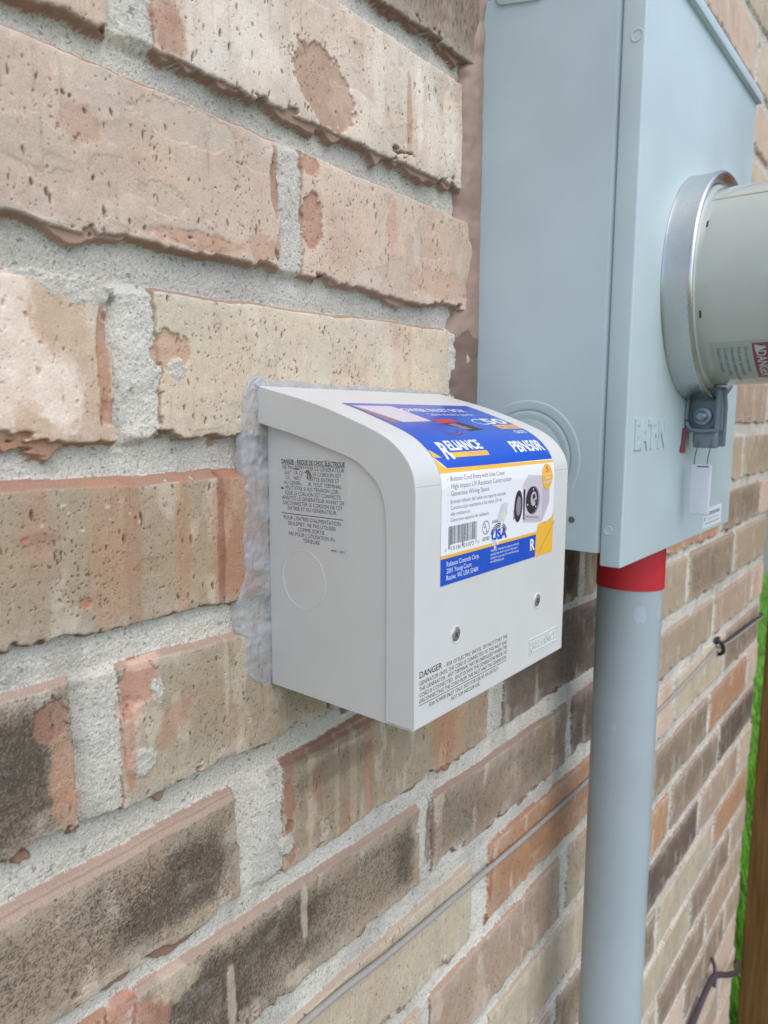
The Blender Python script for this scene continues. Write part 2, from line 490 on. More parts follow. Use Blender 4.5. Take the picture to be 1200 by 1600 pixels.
for row in range(-15, 23):
    if row in ROWS: J, keys = ROWS[row]
    else:
        J = ROWS[-2 if row % 2 == 0 and row < 0 else -1][0] if row < 0 else ROWS[14 if row % 2 == 0 else 13][0]
        rr = random.Random(row + 900); keys = ''.join(rr.choice('bbgbhab' if row < 0 else 'bchdcgb') for _ in range(len(J) + 1))
    ends = [(-1100, -810)] + list(J) + [(1465, 1600)]
    for i in range(len(ends) - 1):
        if ends[i][1] > 1450: continue
        xl_, xr_ = ends[i][1], min(ends[i + 1][0], 1462)
        while xr_ - xl_ > 300:
            brick(xl_, xl_ + 219, row, keys[i], 1000 + (row + 20) * 97 + i * 13 + int(xl_) % 7)
            xl_ += 235
        brick(xl_, xr_, row, keys[min(i, len(keys) - 1)], 1000 + (row + 20) * 97 + i * 13)

def blob(cx, cz, rx, rz, col=None, dh=0.0, k=.85, en=.35, seed=1, edge=.24, seth=None, rot=0.0, wn_=6):
    m = 1.7
    R_ = max(rx, rz) * m
    i0, i1 = np.searchsorted(XS, [cx - R_, cx + R_]); k0, k1 = np.searchsorted(ZS, [cz - R_, cz + R_])
    xs = XS[i0:i1]; zs = ZS[k0:k1]
    if len(xs) < 2 or len(zs) < 2: return
    X = xs[None, :] - cx; Z = zs[:, None] - cz
    c_, s_ = math.cos(rot), math.sin(rot)
    u = (X * c_ + Z * s_) / rx; w = (-X * s_ + Z * c_) / rz
    q = np.sqrt(u * u + w * w) + (fbm(xs, zs, wn_, wn_ * 1.4, seed, 4, .6) - .5) * 2 * en + (fbm(xs, zs, 1.6, 2.2, seed + 31, 2) - .5) * .35
    mk = sstep(1 + edge, 1 - edge, q)
    hh = H[k0:k1, i0:i1]
    on = hh > -5
    if seth is not None:      # mortar or sealant lying over what is there
        nh = seth + (_rng(seed + 3).random(hh.shape, dtype=np.float32) - .5) * .5 + (fbm(xs, zs, 3, 3, seed + 5, 2) - .5) * 1.2
        nh = hh * (1 - mk) + nh * mk
        use = (mk > .02) & (nh > hh)
        H[k0:k1, i0:i1] = np.where(use, nh, hh)
        cc = lin(col) * (.78 + .44 * _rng(seed + 4).random(hh.shape, dtype=np.float32))[..., None]
        C[k0:k1, i0:i1] = np.where((mk > .3)[..., None] & use[..., None], cc, C[k0:k1, i0:i1])
        return
    mk = np.where(on, mk, 0)
    H[k0:k1, i0:i1] += dh * mk
    if col is not None:
        kk = (mk * k * (.55 + .6 * fbm(xs, zs, 7, 9, seed + 12, 4, .6)))[..., None]
        C[k0:k1, i0:i1] = C[k0:k1, i0:i1] * (1 - kk) + lin(col) * kk * (.92 + .16 * fbm(xs, zs, 5, 8, seed + 9, 3))[..., None]

# ---- individual marks of the nearest bricks
blob(281, 168, 24, 17, (178, 138, 112), -.9, .85, .10, 51, .05, rot=-.5)
blob(324, 186, 5, 27, (236, 224, 206), .15, .65, .35, 52)
blob(336, 190, 6, 24, (230, 214, 194), .1, .6, .4, 53)
blob(362, 184, 4, 22, (240, 230, 214), .25, .75, .35, 54)
blob(378, 176, 9, 20, (232, 218, 200), .2, .65, .45, 55)
blob(396, 182, 8, 22, (238, 226, 208), .2, .7, .45, 56)
blob(352, 178, 2.5, 22, (176, 128, 98), 0, .6, .5, 57)
blob(238, 168, 12, 9, (236, 222, 202), .1, .6, .5, 58)
blob(189, 160, 9, 11, (176, 124, 98), -.4, .8, .35, 59, rot=.3)
blob(196, 124, 26, 8, (198, 182, 160), -.4, .6, .25, 60, .04, rot=.06)
blob(183, 91, 11.5, 6.5, (194, 176, 154), -.3, .6, .16, 61, .05)
blob(127, 98, 16, 8.5, (192, 174, 152), .3, .55, .35, 62, .04)
blob(147, 110, 8, 7, (186, 138, 110), -.25, .5, .4, 63)
blob(200, 77, 22, 4, (198, 140, 110), -.5, .6, .4, 64)
blob(246, 112, 3.4, 13, (160, 114, 90), -1.6, .85, .3, 65)
blob(237, 80, 12, 7, (196, 132, 98), -.3, .55, .5, 66)
blob(271, 100, 7.5, 14, (182, 132, 106), -1.4, .85, .18, 67, .05)
blob(270, 127, 6, 5, (184, 128, 100), -1.0, .8, .3, 68)
blob(336, 112, 5, 16, (190, 140, 110), 0, .5, .5, 69)
blob(388, 84, 34, 9, (206, 160, 134), -.5, .5, .35, 70)
blob(118, 40, 9, 14, (236, 216, 196), .1, .85, .35, 71)
blob(122, 18, 9, 14, (238, 218, 198), .15, .85, .3, 72)
blob(134, 8, 10, 13, (240, 222, 202), .35, .9, .3, 73)
blob(112, 22, 8, 26, (236, 216, 196), .1, .85, .3, 74)
blob(134, 38, 10, 12, (204, 174, 142), 0, .85, .3, 75)
blob(152, 22, 2.6, 22, (178, 128, 98), -1.2, .85, .2, 76)
blob(154, 2, 5, 5, (176, 126, 100), -.8, .8, .3, 77)
blob(184, 28, 9, 9, (196, 154, 124), -1.1, .8, .25, 78, .05)
blob(143, 49, 14, 5, (196, 192, 180), seth=.2, en=.5, seed=79)
blob(128, 52, 12, 2.6, (196, 192, 180), seth=-.6, en=.5, seed=80)
blob(186, 20, 4, 5, (196, 192, 180), seth=.3, en=.5, seed=81)
for (x_, w_, c_, k_) in ((150, 9, (186, 134, 96), .45), (161, 4, (170, 116, 84), .45), (214, 12, (182, 118, 84), .62), (207, 2.2, (134, 86, 64), .7), (226, 6, (194, 140, 114), .6), (186, 4, (186, 128, 90), .35)):
    blob(x_, -56, w_, 44, c_, 0, k_, .30, int(x_) + 7, .2, wn_=9)
blob(122, -46, 10, 3, (158, 116, 100), 0, .6, .5, 84)
blob(139, -75, 3, 2.6, (188, 118, 88), -.7, .8, .5, 85)
blob(117, -46, 1.5, 1.2, (200, 116, 86), -.4, .8, .5, 86)
for i_ in range(14):
    blob(random.Random(i_).uniform(112, 196), random.Random(i_ + 50).uniform(-46, -27), .3 + i_ % 4 * .3, .3 + i_ % 3 * .3, (214, 208, 196), .1, .7, .7, 500 + i_)
blob(122, -120, 7.5, 9, (168, 122, 98), -1.1, .8, .25, 87, .06)
blob(126, -143, 6, 14, (196, 150, 118), -.3, .75, .35, 88)
blob(128, -158, 7, 8, (188, 140, 106), -.3, .7, .4, 89)
blob(161, -115, 9, 12, (190, 140, 118), -1.5, .9, .3, 90, .06)
blob(163, -106, 8, 4, (222, 184, 164), -.3, .8, .4, 91)
blob(157, -126, 6, 6, (210, 166, 146), -.9, .85, .3, 92)
blob(170, -121, 2.6, 5, (196, 192, 180), seth=.3, en=.4, seed=93)
blob(161, -151, 6.5, 6, (190, 186, 174), seth=.6, en=.35, seed=94)
blob(178, -138, 6, 13, (186, 134, 106), -.3, .6, .2, 95, rot=-.6)
blob(208, -126, 1.6, 20, (200, 184, 156), .5, .7, .15, 96)
blob(155, -140, 3, 22, (186, 130, 100), -.3, .7, .3, 97)
blob(249, -192, 4, 9, (164, 116, 96), -.6, .7, .5, 98)
blob(249, -212, 4, 13, (168, 112, 86), -.7, .8, .5, 99)
blob(248, -224, 3, 4, (150, 98, 74), -1.2, .8, .5, 100)
blob(248, -240, 4, 6, (172, 114, 86), -.6, .8, .5, 101)
blob(246, -234, 5, 5, (190, 186, 174), seth=.2, en=.3, seed=102)
for (x_, w_, c_, k_) in ((314, 5, (186, 126, 92), .6), (264, 2, (206, 184, 148), .5), (286, 2, (206, 184, 148), .5), (398, 14, (190, 126, 88), .65), (300, 3, (204, 182, 148), .5), (420, 8, (196, 150, 112), .5)):
    blob(x_, -214, w_, 42, c_, 0, k_, .35, int(x_) + 11, .25, wn_=9)
blob(292, -203, 36, 8, (120, 98, 82), 0, .55, .5, 103)
blob(280, -188, 40, 4, (112, 90, 76), 0, .5, .5, 104)
blob(146, -266, 8, 9, (190, 124, 96), -.2, .9, .4, 105)
blob(160, -276, 9, 10, (178, 124, 98), -.2, .8, .4, 106)
blob(172, -268, 12, 8, (214, 196, 168), .1, .6, .5, 107)
blob(205, -300, 3, 22, (214, 198, 172), .2, .6, .4, 108)
blob(258, -282, 2.6, 16, (216, 200, 176), .2, .6, .4, 109)
blob(252, -316, 10, 5, (214, 196, 170), .1, .6, .5, 110)
blob(384, -296, 6, 26, (112, 80, 68), -1.4, .8, .4, 111)
blob(374, -290, 5, 28, (196, 190, 178), seth=-1.5, en=.5, seed=112)
blob(470, -378, 3, 28, (176, 96, 62), -.8, .8, .5, 113)
blob(228, 139, 36, 2.2, (206, 168, 144), -2.5, .8, .4, 114)

_lum = (C * np.array([.3, .55, .15], np.float32)).sum(-1, keepdims=True)
C = C * .87 + _lum * .13

def build_wall():
    wall = thing('brick_wall', P(350, 0, -1600), 'rough tan and brown brick house wall with thick grey sandy mortar joints', 'wall')
    V = np.empty((NZ, NX, 3), np.float32)
    V[..., 0] = XS[None, :] / 1000
    V[..., 1] = -H / 1000
    V[..., 2] = ZS[:, None] / 1000 + GZ
    idx = np.arange(NZ * NX, dtype=np.int32).reshape(NZ, NX)
    Fc = np.stack([idx[:-1, :-1], idx[:-1, 1:], idx[1:, 1:], idx[1:, :-1]], -1).reshape(-1, 4)
    me = bpy.data.meshes.new('brickwork')
    me.vertices.add(NZ * NX)
    me.vertices.foreach_set('co', V.ravel())
    me.loops.add(Fc.size)
    me.loops.foreach_set('vertex_index', Fc.ravel())
    me.polygons.add(len(Fc))
    me.polygons.foreach_set('loop_start', np.arange(0, Fc.size, 4, dtype=np.int32))
    me.polygons.foreach_set('use_smooth', np.ones(len(Fc), bool))
    me.update(calc_edges=True)
    ca = me.color_attributes.new('Tint', 'FLOAT_COLOR', 'POINT')
    cc = np.ones((NZ * NX, 4), np.float32)
    cc[:, :3] = np.clip(C.reshape(-1, 3), 0, 1)
    ca.data.foreach_set('color', cc.ravel())
    m = bpy.data.materials.new('brick_and_mortar')
    m.use_nodes = True
    nt = m.node_tree
    b = nt.nodes['Principled BSDF']
    b.inputs['Roughness'].default_value = .92
    b.inputs['Specular IOR Level'].default_value = .25
    at = nt.nodes.new('ShaderNodeAttribute'); at.attribute_name = 'Tint'
    tc = nt.nodes.new('ShaderNodeTexCoord')
    n = nt.nodes.new('ShaderNodeTexNoise'); n.inputs['Scale'].default_value = 1600; n.inputs['Detail'].default_value = 3
    nt.links.new(tc.outputs['Object'], n.inputs['Vector'])
    mr = nt.nodes.new('ShaderNodeMapRange')
    mr.inputs['From Min'].default_value = .3; mr.inputs['From Max'].default_value = .7
    mr.inputs['To Min'].default_value = .87; mr.inputs['To Max'].default_value = 1.13
    nt.links.new(n.outputs['Fac'], mr.inputs['Value'])
    vm = nt.nodes.new('ShaderNodeVectorMath'); vm.operation = 'SCALE'
    nt.links.new(at.outputs['Color'], vm.inputs[0]); nt.links.new(mr.outputs[0], vm.inputs['Scale'])
    nt.links.new(vm.outputs[0], b.inputs['Base Color'])
    bp = nt.nodes.new('ShaderNodeBump'); bp.inputs['Distance'].default_value = .0002; bp.inputs['Strength'].default_value = .8
    nt.links.new(n.outputs['Fac'], bp.inputs['Height']); nt.links.new(bp.outputs[0], b.inputs['Normal'])
    link('brickwork', me, m, wall, smooth=False)
    # return of the wall round its far corner, laid in the same courses
    m2 = bpy.data.materials.new('brick_return')
    m2.use_nodes = True
    nt = m2.node_tree
    b = nt.nodes['Principled BSDF']; b.inputs['Roughness'].default_value = .92
    tc = nt.nodes.new('ShaderNodeTexCoord')
    mp = nt.nodes.new('ShaderNodeMapping'); mp.inputs['Rotation'].default_value = (math.radians(90), 0, math.radians(90))
    nt.links.new(tc.outputs['Object'], mp.inputs[0])
    bt = nt.nodes.new('ShaderNodeTexBrick')
    bt.inputs['Scale'].default_value = 1.0
    bt.inputs['Brick Width'].default_value = .234; bt.inputs['Row Height'].default_value = .08
    bt.inputs['Mortar Size'].default_value = .008
    bt.inputs['Color1'].default_value = L3(196, 172, 148); bt.inputs['Color2'].default_value = L3(140, 118, 98)
    bt.inputs['Mortar'].default_value = L3(198, 194, 184)
    nt.links.new(mp.outputs[0], bt.inputs['Vector'])
    nt.links.new(bt.outputs['Color'], b.inputs['Base Color'])
    bm = bmesh.new()
    add_prism(bm, [(-800, -12), (1462, -12), (1462, -3000), (-800, -3000)], FZ, -1600, 1400)
    bm_obj('wall_return', bm, m2, wall, smooth=False)
build_wall()
del H, C, grain, gg, spk

# ================================================================== GROUND, GRASS
def build_ground():
    m = mat('lawn_soil', (.22, .24, .17, 1), .95, noise=.35, nscale=40, bump=.004, bscale=90)
    bm = bmesh.new()
    n = 40
    vs = [[bm.verts.new((-60 + 120 * i / n, -60 + 120 * j / n, 0)) for i in range(n + 1)] for j in range(n + 1)]
    for j in range(n):
        for i in range(n): bm.faces.new((vs[j][i], vs[j][i + 1], vs[j + 1][i + 1], vs[j + 1][i]))
    o = bm_obj('ground', bm, m, None, smooth=False)
    tag(o, kind='structure')
    rg = random.Random(8)
    vs = []; fs = []
    def blade(x, y, h, w):
        a = rg.uniform(0, math.tau); ln = rg.uniform(.1, .6) * h
        dx, dy = math.cos(a), math.sin(a); px, py = -dy * w, dx * w
        b = len(vs)
        vs.extend([(x - px, y - py, -.004), (x + px, y + py, -.004), (x + dx * ln * .35 - px * .7, y + dy * ln * .35 - py * .7, h * .55),
                   (x + dx * ln * .35 + px * .7, y + dy * ln * .35 + py * .7, h * .55), (x + dx * ln, y + dy * ln, h)])
        fs.extend([(b, b + 1, b + 3, b + 2), (b + 2, b + 3, b + 4)])
    for _ in range(52000):
        x = 1.42 + 6.5 * rg.random() ** 1.5
        yc = x / 5.66 - D
        y = yc + rg.uniform(-1, 1) * (.12 + .06 * x)
        if x < 1.50 and y > -.02: continue
        blade(x, y, rg.uniform(.04, .10), rg.uniform(.0012, .0026))
    me = bpy.data.meshes.new('grass')
    me.from_pydata(vs, [], fs)
    g = mat('grass_blades', (.24, .52, .05, 1), .5, noise=.4, nscale=9)
    o = link('grass', me, g, None, smooth=False)
    tag(o, 'bright green mown grass growing beyond the corner of the brick wall', 'grass', kind='stuff')
build_ground()

# ================================================================== WOODEN POST
def build_post():
    t = thing('fence_post', Vector((1.77, -.01, 0)), 'weathered brown wooden post standing on the grass past the wall corner', 'post')
    m = mat('brown_wood', L3(142, 102, 56), .85, noise=.35, nscale=14, bump=.0015, bscale=30, stretch=(6, 6, .35))
    bm = bmesh.new()
    x0 = 1690; y0 = -(x0 / 5.70 - D * 1000)
    add_prism(bm, rect(x0, x0 + 140, y0, y0 + 140), FZ, -1600, 700, bev=4)
    bm_obj('post_timber', bm, m, t)
    for zz in (-1180, -760, -280):
        bm = bmesh.new()
        add_prism(bm, rect(x0 + 30, x0 + 68, y0 + 140, y0 + 900), FZ, zz, zz + 88, bev=2)
        bm_obj('rail', bm, m, t)
    m2 = mat('brown_boards', L3(134, 96, 52), .88, noise=.35, nscale=12, bump=.0015, bscale=26, stretch=(6, 6, .3))
    for k in range(6):
        bm = bmesh.new()
        a = y0 + 146 + k * 126
        add_prism(bm, rect(x0 + 9, x0 + 28, a, a + 120), FZ, -1560, 640, bev=2)
        bm_obj('board', bm, m2, t)
build_post()

# ================================================================== INLET BOX
PR0 = [(0, 15.5), (10, 13), (27, 9), (43, 4.6), (59, -.8), (73.6, -6.2), (82, -10.8), (89, -17.2), (92.8, -24), (94, -31)]
IN0 = [(0, -2.5), (9, -4.9), (26.4, -9), (43, -13.9), (58.8, -18.6), (68.2, -24.4), (74.4, -31), (77.3, -40.6), (78, -51.7)]
def smooth2(pts, sub=6): return [(v.x, v.y) for v in smooth_path([(p[0], p[1], 0) for p in pts], sub)]
PR = smooth2(PR0) + [(94, -60), (94, -100), (94, -136)]
INN = smooth2(IN0) + [(78, -136)]
BX0, BX1 = 235.0, 382.0
_cum = [0.0]
for a_, b_ in zip(PR[:-1], PR[1:]): _cum.append(_cum[-1] + math.hypot(b_[0] - a_[0], b_[1] - a_[1]))
def on_cover(x, s, off):
    s = min(max(s, 0), _cum[-1] - 1e-4)
    i = max(k for k in range(len(_cum) - 1) if _cum[k] <= s)
    t = (s - _cum[i]) / (_cum[i + 1] - _cum[i])
    a, b = PR[i], PR[i + 1]
    dx, dz = b[0] - a[0], b[1] - a[1]; l = math.hypot(dx, dz)
    return P(x, a[0] + dx * t - dz / l * off, a[1] + dz * t + dx / l * off)

class Art:
    """flat printed artwork in (u, v) millimetres, laid on a surface by a mapping fn(u, v, height)"""
    def __init__(s): s.bm = bmesh.new(); s.mats = []; s.cuts = []
    def mi(s, m):
        if m not in s.mats: s.mats.append(m)
        return s.mats.index(m)
    def poly(s, pts, m, lay):
        f = s.bm.faces.new([s.bm.verts.new((p[0], p[1], lay)) for p in pts]); f.material_index = s.mi(m)
    def box(s, a, b, c, d, m, lay): s.poly([(a, c), (b, c), (b, d), (a, d)], m, lay)
    def ell(s, cx, cy, rx, ry, m, lay, n=36, rot=0.0):
        s.poly([(cx + rx * math.cos(t) * math.cos(rot) - ry * math.sin(t) * math.sin(rot), cy + rx * math.cos(t) * math.sin(rot) + ry * math.sin(t) * math.cos(rot)) for t in [2 * math.pi * i / n for i in range(n)]], m, lay)
    def ring(s, cx, cy, rx, ry, w, m, lay, n=36, a0=0, a1=360):
        mi = s.mi(m)
        A = [math.radians(a0 + (a1 - a0) * i / n) for i in range(n + 1)]
        o = [s.bm.verts.new((cx + rx * math.cos(t), cy + ry * math.sin(t), lay)) for t in A]
        i_ = [s.bm.verts.new((cx + (rx - w) * math.cos(t), cy + (ry - w) * math.sin(t), lay)) for t in A]
        for k in range(n): s.bm.faces.new((o[k], o[k + 1], i_[k + 1], i_[k])).material_index = mi
    def text(s, txt, x0, x1, base, h, m, lay, up=-1, bold=0.0, shear=0.0, rot=0.0, slope=0.0):
        """fit txt between x0 and x1 on baseline base (+slope along x), cap height h; up=-1 when v grows downwards"""
        cu = bpy.data.curves.new('t', 'FONT'); cu.body = txt; cu.size = 1.0; cu.resolution_u = 3; cu.offset = bold; cu.shear = shear
        o = bpy.data.objects.new('t', cu); COL.objects.link(o)
        bpy.context.view_layer.update()
        me = bpy.data.meshes.new_from_object(o.evaluated_get(bpy.context.evaluated_depsgraph_get()))
        bpy.data.objects.remove(o); bpy.data.curves.remove(cu)
        if not me.vertices: return
        co = [v.co.copy() for v in me.vertices]
        mnx = min(c.x for c in co); mxx = max(c.x for c in co)
        cap = .70
        k = (x1 - x0) / (mxx - mnx); mi = s.mi(m)
        vv = []
        for c in co:
            a = (c.x - mnx) * k; b = c.y / cap * h
            if rot: a, b = a * math.cos(rot) - b * math.sin(rot), a * math.sin(rot) + b * math.cos(rot)
            vv.append(s.bm.verts.new((x0 + a, base + up * b + slope * a, lay)))
        for p in me.polygons:
            try: s.bm.faces.new([vv[i] for i in p.vertices]).material_index = mi
            except ValueError: pass
        bpy.data.meshes.remove(me)
    def done(s, name, fn, parent, layh=.05, base=.05, flat=False):
        bm = s.bm
        for c in s.cuts:
            bmesh.ops.bisect_plane(bm, geom=bm.verts[:] + bm.edges[:] + bm.faces[:], plane_co=(0, c, 0), plane_no=(0, 1, 0), dist=1e-6)
        for v in bm.verts: v.co = fn(v.co.x, v.co.y, base + layh * v.co.z)
        bmesh.ops.triangulate(bm, faces=[f for f in bm.faces if len(f.verts) > 4])
        me = bpy.data.meshes.new(name); bm.to_mesh(me); bm.free()
        return link(name, me, s.mats, parent, smooth=False)

plastic = mat('light_grey_plastic', L3(211, 212, 210), .42, noise=.015, nscale=60, bump=.00003, bscale=900, rvar=.05)
ink = mat('black_ink', (.018, .018, .02, 1), .5)
steel = mat('zinc_screw', (.50, .51, .50, 1), .5, metal=1.0, noise=.15, nscale=900)
darkslot = mat('dark_slot', (.05, .05, .05, 1), .6)
print_blue = mat('print_blue', L3(20, 84, 200), .28, coat=.3, noise=.04, nscale=120)
print_lite_blue = mat('print_light_blue', L3(60, 110, 215), .3)
print_orange = mat('print_orange', L3(246, 190, 66), .3, coat=.2)
print_white = mat('print_white', L3(240, 242, 248), .3, coat=.2)
print_grey = mat('print_grey_text', L3(96, 98, 104), .4)
print_pale = mat('print_pale', L3(212, 204, 216), .35)
print_pale2 = mat('print_pale_side', L3(196, 186, 200), .35)
print_brown = mat('print_brown', L3(150, 116, 130), .35)
print_dark = mat('print_dark', L3(52, 48, 60), .35)
print_mid = mat('print_mid', L3(150, 140, 150), .35)
print_red = mat('print_red', L3(206, 56, 60), .35)
scuff = mat('scuffed_paper', L3(206, 208, 212), .8, noise=.12, nscale=500)
scuff2 = mat('scuffed_paper_warm', L3(222, 214, 200), .8, noise=.15, nscale=700)
seam_m = mat('seam_line', L3(150, 154, 158), .6)
grime = mat('grime_mark', L3(126, 116, 106), .9, noise=.3, nscale=800)

def build_box():
    t = thing('power_inlet_box', P(308, 0, -136), 'light grey plastic generator inlet box with blue label, mounted on the brick wall', 'electrical box')
    bm = bmesh.new()
    body = [(.5, 12)] + [(a - 1.6, b - 1.5) for a, b in PR if a > 4 and b > -100] + [(92.4, -137.2), (.5, -137.2)]
    add_prism(bm, body, FX, BX0 + 1.0, BX1 - 1.0)
    es = [e for e in bm.edges if abs(e.verts[0].co.y - e.verts[1].co.y) < 1e-6 and abs(e.verts[0].co.y + .0005) < 1e-5 and abs(e.verts[0].co.x - e.verts[1].co.x) < 1e-6]
    bmesh.ops.bevel(bm, geom=es, offset=.0014, segments=3, profile=.5, affect='EDGES')
    body_o = bm_obj('housing', bm, plastic, t, angle=24)
    bm = bmesh.new()
    add_prism(bm, PR + INN[::-1], FX, BX0, BX1, bev=.45, seg=2)
    for v in bm.verts:          # the lid flares a little towards the wall
        dep_ = -v.co.y * 1000
        v.co.x += (-1 if v.co.x < .3085 else 1) * .0043 * max(0.0, 1 - dep_ / 92.0) ** 2.4
    cov = bm_obj('cover', bm, plastic, t, angle=20)
    # mould seam and small marks on the cover
    ar = Art()
    ar.box(BX0 + .5, BX1 - .5, 108.75, 108.95, seam_m, 0)
    ar.cuts = [i * 1.5 for i in range(1, 74)]
    ar.done('mould_seam', on_cover, cov, base=.02)
    # raised maker's lettering on the front
    ar = Art()
    ar.text('RELIANCE', 344, 373, 206.6, 3.9, plastic, 0, bold=.012)
    bmesh_ = ar.bm
    ar.box(340, 374.4, 200.6, 201.1, plastic, 0); ar.box(345.5, 374.4, 208.3, 208.8, plastic, 0)
    ar.box(340, 340.5, 201.1, 210.6, plastic, 0); ar.box(374, 374.4, 201.1, 203.5, plastic, 0)
    ar.text('R', 340.8, 344.2, 209.3, 7.0, plastic, 0, bold=.01)
    fs = ar.bm.faces[:]
    ex = bmesh.ops.extrude_face_region(ar.bm, geom=fs)
    for v in [g for g in ex['geom'] if isinstance(g, bmesh.types.BMVert)]: v.co.z = 7
    ar.done('raised_lettering', on_cover, cov, base=.0, layh=.05)
    # printed warning on the front
    ar = Art()
    sl = .0
    ar.text('DANGER', 238.8, 256.0, 192.9, 2.9, ink, 0, bold=.012)
    ar.text('\u2013 RISK OF ELECTRIC SHOCK.  DO NOT START THE', 257.6, 315.8, 193.3, 1.95, ink, 0, bold=.0)
    for i, ln in enumerate(['GENERATOR UNTIL THE CORD IS CONNECTED TO THIS INLET AND', 'THE GENERATOR.  ANY TERMINAL MAY BE ENERGIZED WHEN THE', 'CORD IS CONNECTED.  SHUT DOWN THE GENERATOR PRIOR TO', 'DISCONNECTING THE CORD FROM THIS INLET AND THE GENERATOR.']):
        ar.text(ln, 238.7, 315.6, 196.2 + i * 2.72, 1.9, ink, 0, bold=.0)
    ar.box(238.6, 315.5, 205.2, 205.5, ink, 0)
    ar.text('FOR POWER INLET ONLY, NOT FOR USE AS AN OUTLET.', 246.3, 307.4, 208.3, 1.95, ink, 0, bold=.0)
    ar.text('NOT FOR INDOOR USE.', 264.1, 289.4, 211.1, 1.95, ink, 0, bold=.0)
    ar.done('printed_warning', on_cover, cov, base=.04)
    # screws
    for (x, z) in ((267.2, -99.9), (348.3, -100.2)):
        bm = bmesh.new()
        o0 = P(x, 94, z); ax = Vector((0, -1, 0))
        add_lathe(bm, [(0, .45), (1.6, .44), (2.8, .38), (3.3, .15), (3.5, -.1), (3.5, -.5)], o0, ax, 32)
        s1 = bm_obj('screw', bm, steel, t)
        bm = bmesh.new()
        add_lathe(bm, tor(3.95, .45, .02, 8, .7), o0, ax, 36)
        bm_obj('screw_seat', bm, plastic, s1)
        bm = bmesh.new()
        for a in (.6, .6 + math.pi / 2):
            c, s = math.cos(a), math.sin(a)
            q = [(x + c * u - s * w, z + s * u + c * w) for u, w in ((-1.7, -.33), (1.7, -.33), (1.7, .33), (-1.7, .33))]
            add_prism(bm, q, FY, 94.3, 94.50 + (.01 if a > 1 else 0))
        bm_obj('cross_slot', bm, darkslot, s1, smooth=False)
    # ---------------- the big product label wrapped over the cover
    A = Art()
    x0, x1, s0, s1_ = 253.6, 364.2, 36.2, 154.6
    A.box(x0, x1, s0, s1_, print_white, 0)
    A.poly([(x0, s0), (x1, s0), (x1, 102.2), (260.6, 102.2), (x0, 96.0)], print_blue, 1)
    A.poly([(x0, 97.0), (260.4, 102.7), (x1, 102.7), (x1, 104.2), (x0, 104.2)], print_orange, 1.4)
    A.poly([(x0 + .4, 91.6), (260.0, 96.8), (x0 + .4, 96.2)], print_orange, 2)
    # picture on the top: pale building wall, brown trim, small red machine with coiled cord
    A.poly([(256, 40.8), (286, 40.8), (290.6, 64.6), (266, 65.6)], print_pale, 2)
    A.poly([(254.4, 40.8), (256, 40.8), (266, 65.6), (256.4, 66.6)], print_brown, 2)
    A.poly([(292, 62.2), (310, 61.6), (312.5, 66.2), (295, 68.0)], print_red, 3)
    A.poly([(294, 68), (312, 66.4), (322, 77), (306, 78.6)], print_dark, 2)
    A.poly([(298, 69), (306, 68.2), (311, 76), (303, 76.5)], print_brown, 3)
    for k in range(4):
        A.ring(288 + k * .6, 77 + k * 1.0, 7.5, 3.6, .45, print_brown if k % 2 else print_dark, 2 + k * .3, 30, 10, 200)
    A.box(268, 296, 66.6, 67.1, print_brown, 2.2)
    A.text('POWER INLET BOX', 284, 346, 49.6, 5.0, print_white, 2, bold=.02)
    A.text('Caja de entrada de potencia', 301, 344, 55.8, 3.2, print_white, 2)
    A.text('50', 338.5, 361.5, 69.2, 8.0, print_white, 2, bold=.03)
    A.ring(335, 66, 7.5, 4.2, .8, print_white, 2, 30, 30, 330)
    A.poly([(338.8, 71), (x1, 71), (x1, 76.6), (341.2, 76.6)], print_orange, 2)
    A.text('AMP 125/250 VOLT', 342.5, 362.5, 75.3, 2.6, print_brown, 3)
    A.text('CS6375', 348.2, 360.6, 82.2, 3.2, print_white, 2, bold=.012)
    A.text('R', 263.4, 270.6, 97.4, 10.0, print_white, 2.6, bold=.03)
    A.text('ELIANCE', 270.6, 299.8, 92.8, 6.2, print_white, 2.4, bold=.035)
    A.poly([(268.6, 94.2), (301, 94.2), (301, 97.0), (270.0, 97.0)], print_orange, 2)
    A.text('C O N T R O L S', 282.5, 299.6, 96.4, 1.6, print_brown, 3)
    A.text('PBN50R', 327.6, 361.6, 96.4, 7.4, print_white, 2, bold=.028)
    # scratch
    A.poly([(334, 84), (338, 85.2), (338.6, 88.6), (338, 88.6), (337.2, 86)], print_lite_blue, 2)
    # white panel
    for i, (ln, xe) in enumerate([('Bottom Cord Entry with Inlet Cover', 309.6), ('High Impact UV-Resistant Construction', 315.4), ('Generous Wiring Space', 293.8)]):
        A.text(ln, 261.2, xe, 107.9 + i * 3.35, 2.2, print_grey, 1)
        A.ell(258.7, 107.1 + i * 3.35, .42, .42, print_orange, 1, 10)
    for ln, xe, b in [('Entrada inferior del cable con tapa de entrada', 309.9, 118.0), ('Construcci\u00f3n resistente a los rayos UV de', 306.2, 120.8), ('alta resistencia', 276.9, 123.5), ('Generoso espacio de cableado', 294.2, 126.3)]:
        A.text(ln, 261.0, xe, b, 1.8, print_grey, 1)
    for b in (117.3, 120.1, 125.6): A.ell(258.7, b, .3, .3, print_orange, 1, 8)
    # barcode
    rg = random.Random(12); x = 259.6; k = 0
    while x < 283.2:
        w = rg.choice([.22, .32, .45, .62]); guard = k in (0, 1) or x > 282
        A.box(x, min(x + w, 283.4), 128.2, 138.6 if (k < 2 or x > 282.2 or 270.8 < x < 272) else 136.6, ink, 1)
        x += w + rg.choice([.25, .35, .5]); k += 1
    A.text('15181 01072', 262.0, 281.0, 139.3, 1.9, ink, 1)
